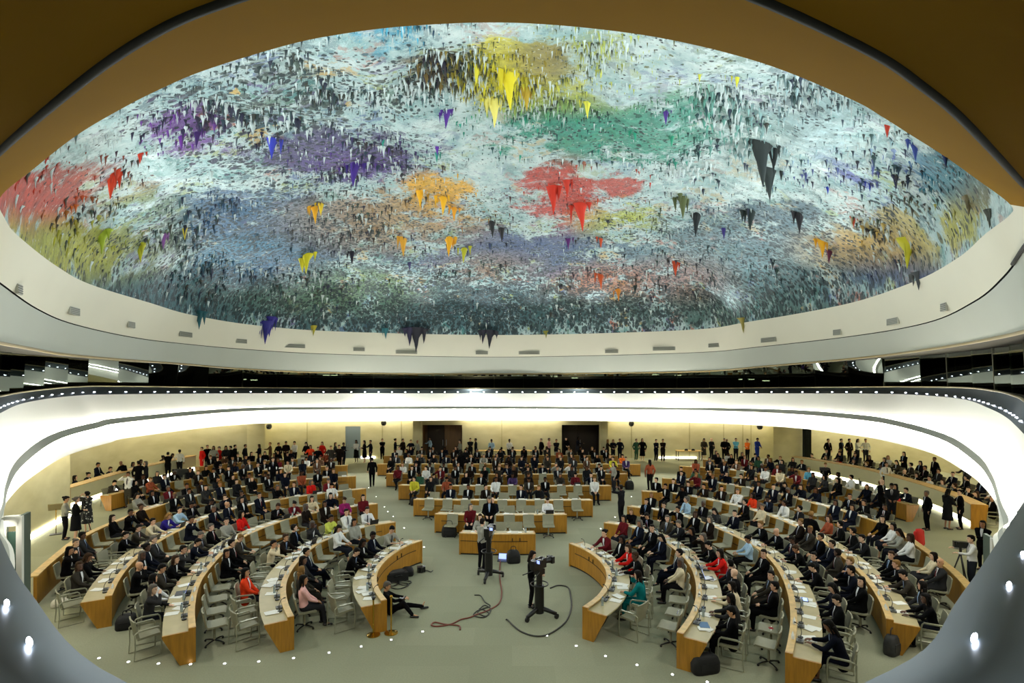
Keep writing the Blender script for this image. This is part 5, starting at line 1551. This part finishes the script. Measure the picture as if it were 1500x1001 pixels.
tag(e, 'small black flash unit lying on the carpet right of the camera bag', 'flash')
def cable(px, r, m, label, name='floor_cable', z=.016):
    o = MB().tube(catmull([W(x, y, z) for x, y in px], 6), r, 6).build(name, m, shade=True); tag(o, label, 'cable'); return o
M_redc = mat('red_brown_cable', (120, 58, 42), .6); M_greyc = mat('dark_cable', (44, 42, 36), .6)
cable([(620, 837), (625, 836), (631, 838), (634, 836)], .014, M_greyc, 'short black cable running from the flash unit')
cable([(733, 820), (732, 845), (735, 868), (731, 884), (716, 894), (700, 900), (688, 905), (675, 908), (660, 915), (640, 918), (632, 916), (637, 912), (652, 915), (672, 917), (674, 923)], .020, M_redc, 'red brown cable winding over the carpet from the floor laptop')
cable([(695, 872), (704, 873), (710, 882), (718, 888), (708, 892), (698, 896), (694, 902), (708, 905), (716, 899), (706, 893), (700, 898), (712, 903), (719, 893), (710, 887), (702, 893)], .016, M_greyc, 'tangled dark cable on the carpet left of the open floor camera')
cable([(806, 862), (818, 858), (832, 861), (836, 874), (837, 890), (831, 908), (818, 921), (800, 931), (782, 932), (764, 926), (752, 917), (744, 909), (741, 908)], .022, M_greyc, 'thick dark cable looping right of the open floor camera')
# brass posts
for k, (x, y) in enumerate(((547, 931), (573, 928))):
    p = W(x, y); e = empty('barrier_post', (p.x, p.y, 0))
    MB().rings([[(r * math.cos(2 * PI * i / 24), r * math.sin(2 * PI * i / 24), z) for i in range(24)] for r, z in ((.17, 0), (.17, .02), (.12, .035), (.03, .06))]).build('base', M_brass, e, shade=True, angle=.5)
    MB().cyl((0, 0, .05), .022, .86, 12).build('post', M_brass, e, shade=True, angle=.6)
    MB().ellipsoid((0, 0, .93), (.04, .04, .045), n=12, k=8).build('finial', M_black if k == 0 else M_brass, e, shade=True)
    tag(e, 'polished brass barrier post at the near end of the first left desk, %s one' % ('outer' if k == 0 else 'inner'), 'post', 'brass barrier posts')
# photographer sitting on the carpet against the first left desk
def floor_pose():
    J = {}; pel = Vector((0, 0, .13)); d = Vector((-.05, -.28, .96)).normalized()
    J.update(pel=pel, waist=pel + d * .16, chest=pel + d * .34, neck=pel + d * .5, side=Vector((1, 0, 0)), up=d, fwd=Vector((0, .96, .28)))
    J['head'] = J['neck'] + Vector((0, .05, .16)); J['hm'] = Matrix.Rotation(-.35, 3, 'X')
    for s, n in ((-1, 'l'), (1, 'r')):
        J['sh' + n] = J['neck'] - d * .055 + Vector((.175 * s, 0, 0))
        J['el' + n], J['wr' + n] = ik(J['sh' + n], (s * .08, .36, .42), .285, .255, (s * .6, -.3, -.6))
        J['hip' + n] = pel + Vector((s * .088, 0, -.02))
    J['knl'], J['anl'] = Vector((-.12, .47, .17)), Vector((-.15, .88, .09)); J['knr'], J['anr'] = Vector((.22, .36, .36)), Vector((.34, .60, .08))
    J['toel'] = J['anl'] + Vector((-.02, .06, .12)); J['toer'] = J['anr'] + Vector((.03, .15, -.03))
    return J
JC['floor'] = floor_pose(); POSES['floor'] = ('sit', {})
p = W(577, 900); r, w = person('floor', (p.x - .1, p.y, 0), math.radians(-80), col='black', top='shirt', woman=False, rnd=rp, tie=False, bottom=(16, 16, 18)); put_person(r, w + ' sitting on carpet with legs stretched out beside first left desk')
q = p + Vector((.22, -.03, .40)); e = empty('photo_camera', q, -.4); MB().box((0, 0, 0), (.15, .09, .11)).build('camera_body', M_black, e); MB().rings([[(.045 * math.cos(a), y, .045 * math.sin(a)) for a in [2 * PI * k / 14 for k in range(14)]] for y in (.04, .2)]).build('lens', M_black, e, shade=True, angle=.6)
tag(e, 'black photo camera with long lens held by the person sitting on the carpet', 'camera')

# ---------------- small floor lights
M_fl = mat('floor_light_lens', (255, 255, 245), .3, emit=7.0)
FLm = MB().cyl((0, 0, 0), .028, .012, 10).mesh('lens', M_fl, True, .6); FLr = MB().cyl((0, 0, 0), .045, .006, 12).mesh('rim', M_steel, True, .6)
ARC = [(145, 965), (188, 970.5), (232, 973), (279, 974), (329, 973), (379, 970), (430, 965), (482, 957), (529, 948), (573, 938), (619, 926), (801, 932), (844, 947), (887, 962), (933, 975), (985, 989), (1036, 1000)]
AISL = [(540, 715), (551, 728), (563, 743), (568, 750), (576, 757), (592, 774), (621, 802)]; AISR = [(880, 775), (901, 758), (912, 744), (925, 728)]
for lst, wd in ((ARC, 'in the arc across the open floor'), (AISL, 'along the left aisle'), (AISR, 'along the right aisle')):
    for k, (x, y) in enumerate(lst):
        p = W(x, y); o = link('floor_light', FLr, None, (p.x, p.y, .001)); link('lens', FLm, o, (0, 0, .002))
        far = '' if wd.startswith('in') else ' counted from the back'
        tag(o, 'tiny white floor light, %s %s%s' % (ORD[k + 1], wd, ' from the left' if not far else far), 'light', 'lights let into the carpet')

# ---------------- screens, stands, tables
def wall_screen(px, py, D, w, h, yaw, label, lit):
    p = WD(px, py, D); e = empty('display_screen', (p.x, p.y, 0), yaw)
    MB().box((0, 0, p.z), (w, .07, h)).build('screen_frame', M_black, e)
    s = MB().box((0, -.04, p.z), (w * .94, .01, h * .9)).build('screen', mat('screen_dark', (30, 34, 34), .25) if 'screen_dark' not in MATS else MATS['screen_dark'], e)
    if lit:
        for q in (-.24, .24): MB().box((q * w, -.048, p.z - .05), (w * .26, .006, h * .55)).build('picture', mat('screen_picture', (96, 104, 96), .4, noise=(6, .4)) if 'screen_picture' not in MATS else MATS['screen_picture'], s)
    MB().box((0, 0, (p.z - h / 2) / 2), (.10, .06, p.z - h / 2)).build('stand_post', M_steel, e); MB().box((0, 0, .02), (.7, .5, .04)).build('stand_foot', M_black, e)
    tag(e, label, 'screen')
wall_screen(1277, 712, 33.0, 1.35, .78, -.45, 'dark display screen on a stand in front of the right side counter', True)
wall_screen(268, 695, 36.0, 1.25, .72, .3, 'dark display screen seen before the left side counter', False)
def table(px, D, w, d, label):
    x = bx(px, D); e = empty('long_table', (x, D, 0))
    MB().box((0, 0, .74), (w, d, .04)).build('table_top', M_ledge, e)
    for sx in (-1, 1):
        for sy in (-1, 1): MB().box((sx * (w / 2 - .08), sy * (d / 2 - .06), .36), (.05, .05, .72)).build('leg', M_black, e)
    tag(e, label, 'table'); return e
table(1009, 43.6, 2.0, .7, 'pale narrow table against the back wall right of the right aisle')
table(720, 43.7, 2.2, .6, 'pale long table at the back wall behind the centre block, left one')
table(762, 43.7, 1.9, .6, 'pale long table at the back wall behind the centre block, right one')
for k, dx in enumerate((-.2, .35)):
    o = MB().cyl((0, 0, 0), .16, .14, 10, .1).build('black_cap', M_bag, None, shade=True, loc=(bx(1009, 43.6) + dx, 43.6, .76)); tag(o, 'dark round hat lying on the narrow table, %s one' % ('left', 'right')[k], 'hat', 'hats on the narrow table')
def tripod(px, py, hgt, label, cam=True):
    p = W(px, py); e = empty('tripod', (p.x, p.y, 0))
    for k in range(3):
        a = k * 2 * PI / 3 + .5; MB().tube([(0, 0, hgt * .82), (.32 * math.cos(a), .32 * math.sin(a), .01)], [.022, .014], 6).build('leg', M_black, e, shade=True)
    MB().cyl((0, 0, hgt * .8), .035, hgt * .14, 10).build('head', M_black, e, shade=True, angle=.6); tag(e, label, 'tripod')
    if cam:
        c = empty('video_camera', (p.x, p.y, hgt * .94), 1.2); MB().box((0, 0, .09), (.14, .36, .18)).build('camera_body', M_black, c)
        MB().rings([[(.05 * math.cos(a), y, .09 + .05 * math.sin(a)) for a in [2 * PI * k / 14 for k in range(14)]] for y in (-.18, -.34)]).build('lens', M_black, c, shade=True, angle=.6); MB().box((-.1, .1, .15), (.1, .08, .08)).build('viewfinder', M_black, c)
        tag(c, 'black video camera mounted on the ' + label.split('tripod', 1)[0].replace('thin ', '') + 'tripod' + label.split('tripod', 1)[1], 'camera')
tripod(121, 784, 1.5, 'thin black tripod beside the person in patterned dress')
tripod(1407, 862, 1.35, 'thin black tripod before the operator at the right low wall')
tripod(1206, 727, 1.5, 'thin black tripod at the upper end of right counter')
# music stand by the left wall
p = W(82, 783); e = empty('lectern_stand', (p.x, p.y, 0), .6); MB().tube([(0, 0, .02), (0, 0, 1.1)], .018, 8).build('post', M_brass, e, shade=True); MB().box((0, -.05, 1.15), (.5, .03, .32), M=Matrix.Rotation(.5, 3, 'X')).build('desk_plate', mat('stand_bronze', (120, 108, 70), .5), e)
MB().box((0, 0, .015), (.4, .3, .03)).build('foot', M_black, e); tag(e, 'thin bronze lectern stand by the glowing left wall', 'stand')
# pale glass-sided booths under the gallery, by the left and right walls
def booth(pts, label, yaw):
    (x0, y0), (x1, y1), D = pts
    a, b = WD(x0, y0, D), WD(x1, y1, D)
    e = empty('glass_booth', ((a.x + b.x) / 2, D, 0), yaw); w = abs(b.x - a.x); z0, z1 = b.z, a.z
    for sx in (-1, 1): MB().box((sx * w / 2, 0, z1 / 2), (.10, .1, z1)).build('frame_post', M_white, e)
    MB().box((0, 0, z1 - .09), (w, .10, .22)).build('frame_top', M_white, e)
    MB().box((0, 0, z1 * .45), (w, .10, .28)).build('frame_rail', M_white, e)
    MB().box((0, .0, z1 * .7), (w - .1, .02, z1 * .42)).build('glass_pane', MATS.get('booth_pane') or mat('booth_pane', (70, 96, 84), .08), e)
    MB().box((-w / 2 if yaw < 0 else w / 2, .2, z1 * .5), (.06, .4, z1)).build('side_panel', MATS.get('booth_side') or mat('booth_side', (66, 84, 74), .4), e)
    tag(e, label, 'booth')
booth(((9, 757), (27, 840), 11.6), 'pale framed glass booth by the left edge under the gallery', .35)
booth(((1458, 790), (1474, 870), 11.2), 'pale framed glass panel by the right edge under the gallery', -.35)
# things lying on chairs
def seat_near(x, y): return min([s for s in seats if not s['occ']], key=lambda s: math.hypot(*(a - b for a, b in zip(PX((s['p'].x, s['p'].y, .46)), (x, y)))))
for x, y, lab, m, cat in ((1002, 897, 'black tablet lying on an empty chair of the second right desk row', M_tablet, 'tablet'), (1127, 926, 'white folder with red square on an empty chair in the third right row', M_paper, 'folder')):
    s = seat_near(x, y); o = MB().box((0, 0, .01), (.26, .2, .015)).build(cat if cat == 'tablet' else 'paper_folder', m, None, loc=(s['p'].x, s['p'].y, .468), rz=s['rz'] + .3)
    if cat == 'folder': MB().box((0, 0, .02), (.11, .10, .004)).build('red_square', mat('red_print', (150, 20, 34), .6), o)
    tag(o, lab, cat)
s = nearest('R2', 1000, 925); p, a = desk_frame(s, .38, 0); o = MB().box((0, 0, .006), (.3, .22, .012)).build('folder', M_blue, None, loc=(p.x, p.y, .745), rz=a + .4); tag(o, 'blue folder lying near the end of the second right desk', 'folder')
s = nearest('R3', 1150, 920); p, a = desk_frame(s, .36, .1); e = link('tablet', MB().box((0, 0, .008), (.26, .19, .014)).mesh('tablet', M_black, False), None, (p.x, p.y, .75), a); MB().box((0, 0, .017), (.22, .15, .004)).build('screen', M_screen, e); tag(e, 'lit blue tablet on the third right desk near its end', 'tablet')
# red jackets over chairs
for x, y, lab in ((1313, 758, 'red jacket hung behind the end of the sixth right desk'), (1346, 812, 'red jacket over a chair along the right low wall')):
    p = W(x, y); e = empty('red_jacket', (p.x, p.y, 0), .4)
    MB().rings([[(w_ * math.cos(t), d_ * math.sin(t), z) for t in [2 * PI * k / 14 for k in range(14)]] for z, w_, d_ in ((.05, .22, .10), (.3, .25, .12), (.7, .24, .10), (.92, .16, .07))]).build('jacket_body', mat('red_wool', (196, 28, 22), .8) if 'red_wool' not in MATS else MATS['red_wool'], e, shade=True)
    for sx in (-1, 1): MB().capsule((sx * .2, 0, .82), .06, (sx * .27, 0, .35), .05).build('sleeve', MATS['red_wool'], e, shade=True)
    tag(e, lab, 'jacket')
DOME_P = 1000.0; HALL_P = 700.0; RIB = 70.0; WARM_P = 12.0
# ================================================================ LIGHT
def spot(name, loc, target, power, angle, blend=.8, rad=.3, col=(1, 1, 1)):
    l = bpy.data.lights.new(name, 'SPOT'); l.energy = power; l.spot_size = math.radians(angle); l.spot_blend = blend; l.shadow_soft_size = rad; l.color = col
    o = bpy.data.objects.new(name, l); COL.objects.link(o); o.location = loc
    d = Vector(target) - Vector(loc); o.rotation_euler = d.to_track_quat('-Z', 'Y').to_euler()
    o['kind'] = 'helper' if False else 'structure'
    return o
rim = resample(dense(r0, 6) + [dense(r0, 6)[0]], n=25)[:-1]
DTOP = Vector((DC.x, DC.y, H + H0 + 4.2))
for i, p in enumerate(rim):
    q = p.lerp(DC, .03) + Vector((0, 0, .22))
    t = DC.lerp(p, -.35) + Vector((0, 0, 4.2))
    spot('dome_uplight', q, t, DOME_P * (1.0 if p.y > 12 else .8), 125, 1.0, .25, (.93, 1.0, 1.0))
# downlights under the ceiling ring
dl_ring = resample(dense(r1, 6) + [dense(r1, 6)[0]], n=15)[:-1]
for i, p in enumerate(dl_ring):
    q = p.lerp(Vector((0, 18, p.z)), .04) + Vector((0, 0, -.12))
    t = Vector((p.x * .7, 12 + (p.y - 12) * .75 + 3, 0))
    spot('hall_downlight', q, t, HALL_P, 110, 1.0, .35, (1.0, .97, .86))
M_ribbon = mat('balcony_led_ribbon', (255, 252, 242), .4, emit=RIB)
def ribbon(name, ringpts, w, dz):
    a = dense(outw(ringpts, .06, dz)); b = dense(outw(ringpts, .06 + w, dz))
    n = len(a); i0 = -7; i1 = 18 * 7 + 6      # only along the far three quarters of the hall
    return struct(MB().sheet([[a[i], b[i]] for i in range(i0, i1)]).build(name, M_ribbon))
ribbon('trim_30', lipu, .10, .03)
ribbon('trim_31', lipl, .10, -.05)
for sx in (-1, 1):
    spot('warm_ceiling_fill', (sx * 2.6, -1.2, H + .7), (sx * 2.5, 2.0, H + 2.6), WARM_P, 150, 1.0, .3, (1.0, .62, .18))  # added unseen lamps behind the camera, warming the near ceiling
SC.world = bpy.data.worlds.new('hall_air'); SC.world.use_nodes = True
SC.world.node_tree.nodes['Background'].inputs[0].default_value = (.5, .5, .45, 1)
SC.world.node_tree.nodes['Background'].inputs[1].default_value = .02
vs_ = SC.view_settings
vs_.view_transform = 'Standard'; vs_.look = 'None'; vs_.gamma = 1; vs_.use_curve_mapping = False; vs_.exposure = 0.0
SC.cycles.use_denoising = True
SC.cycles.max_bounces = 6; SC.cycles.diffuse_bounces = 4; SC.cycles.glossy_bounces = 3; SC.cycles.transparent_max_bounces = 6
SC.cycles.sample_clamp_indirect = 6.0
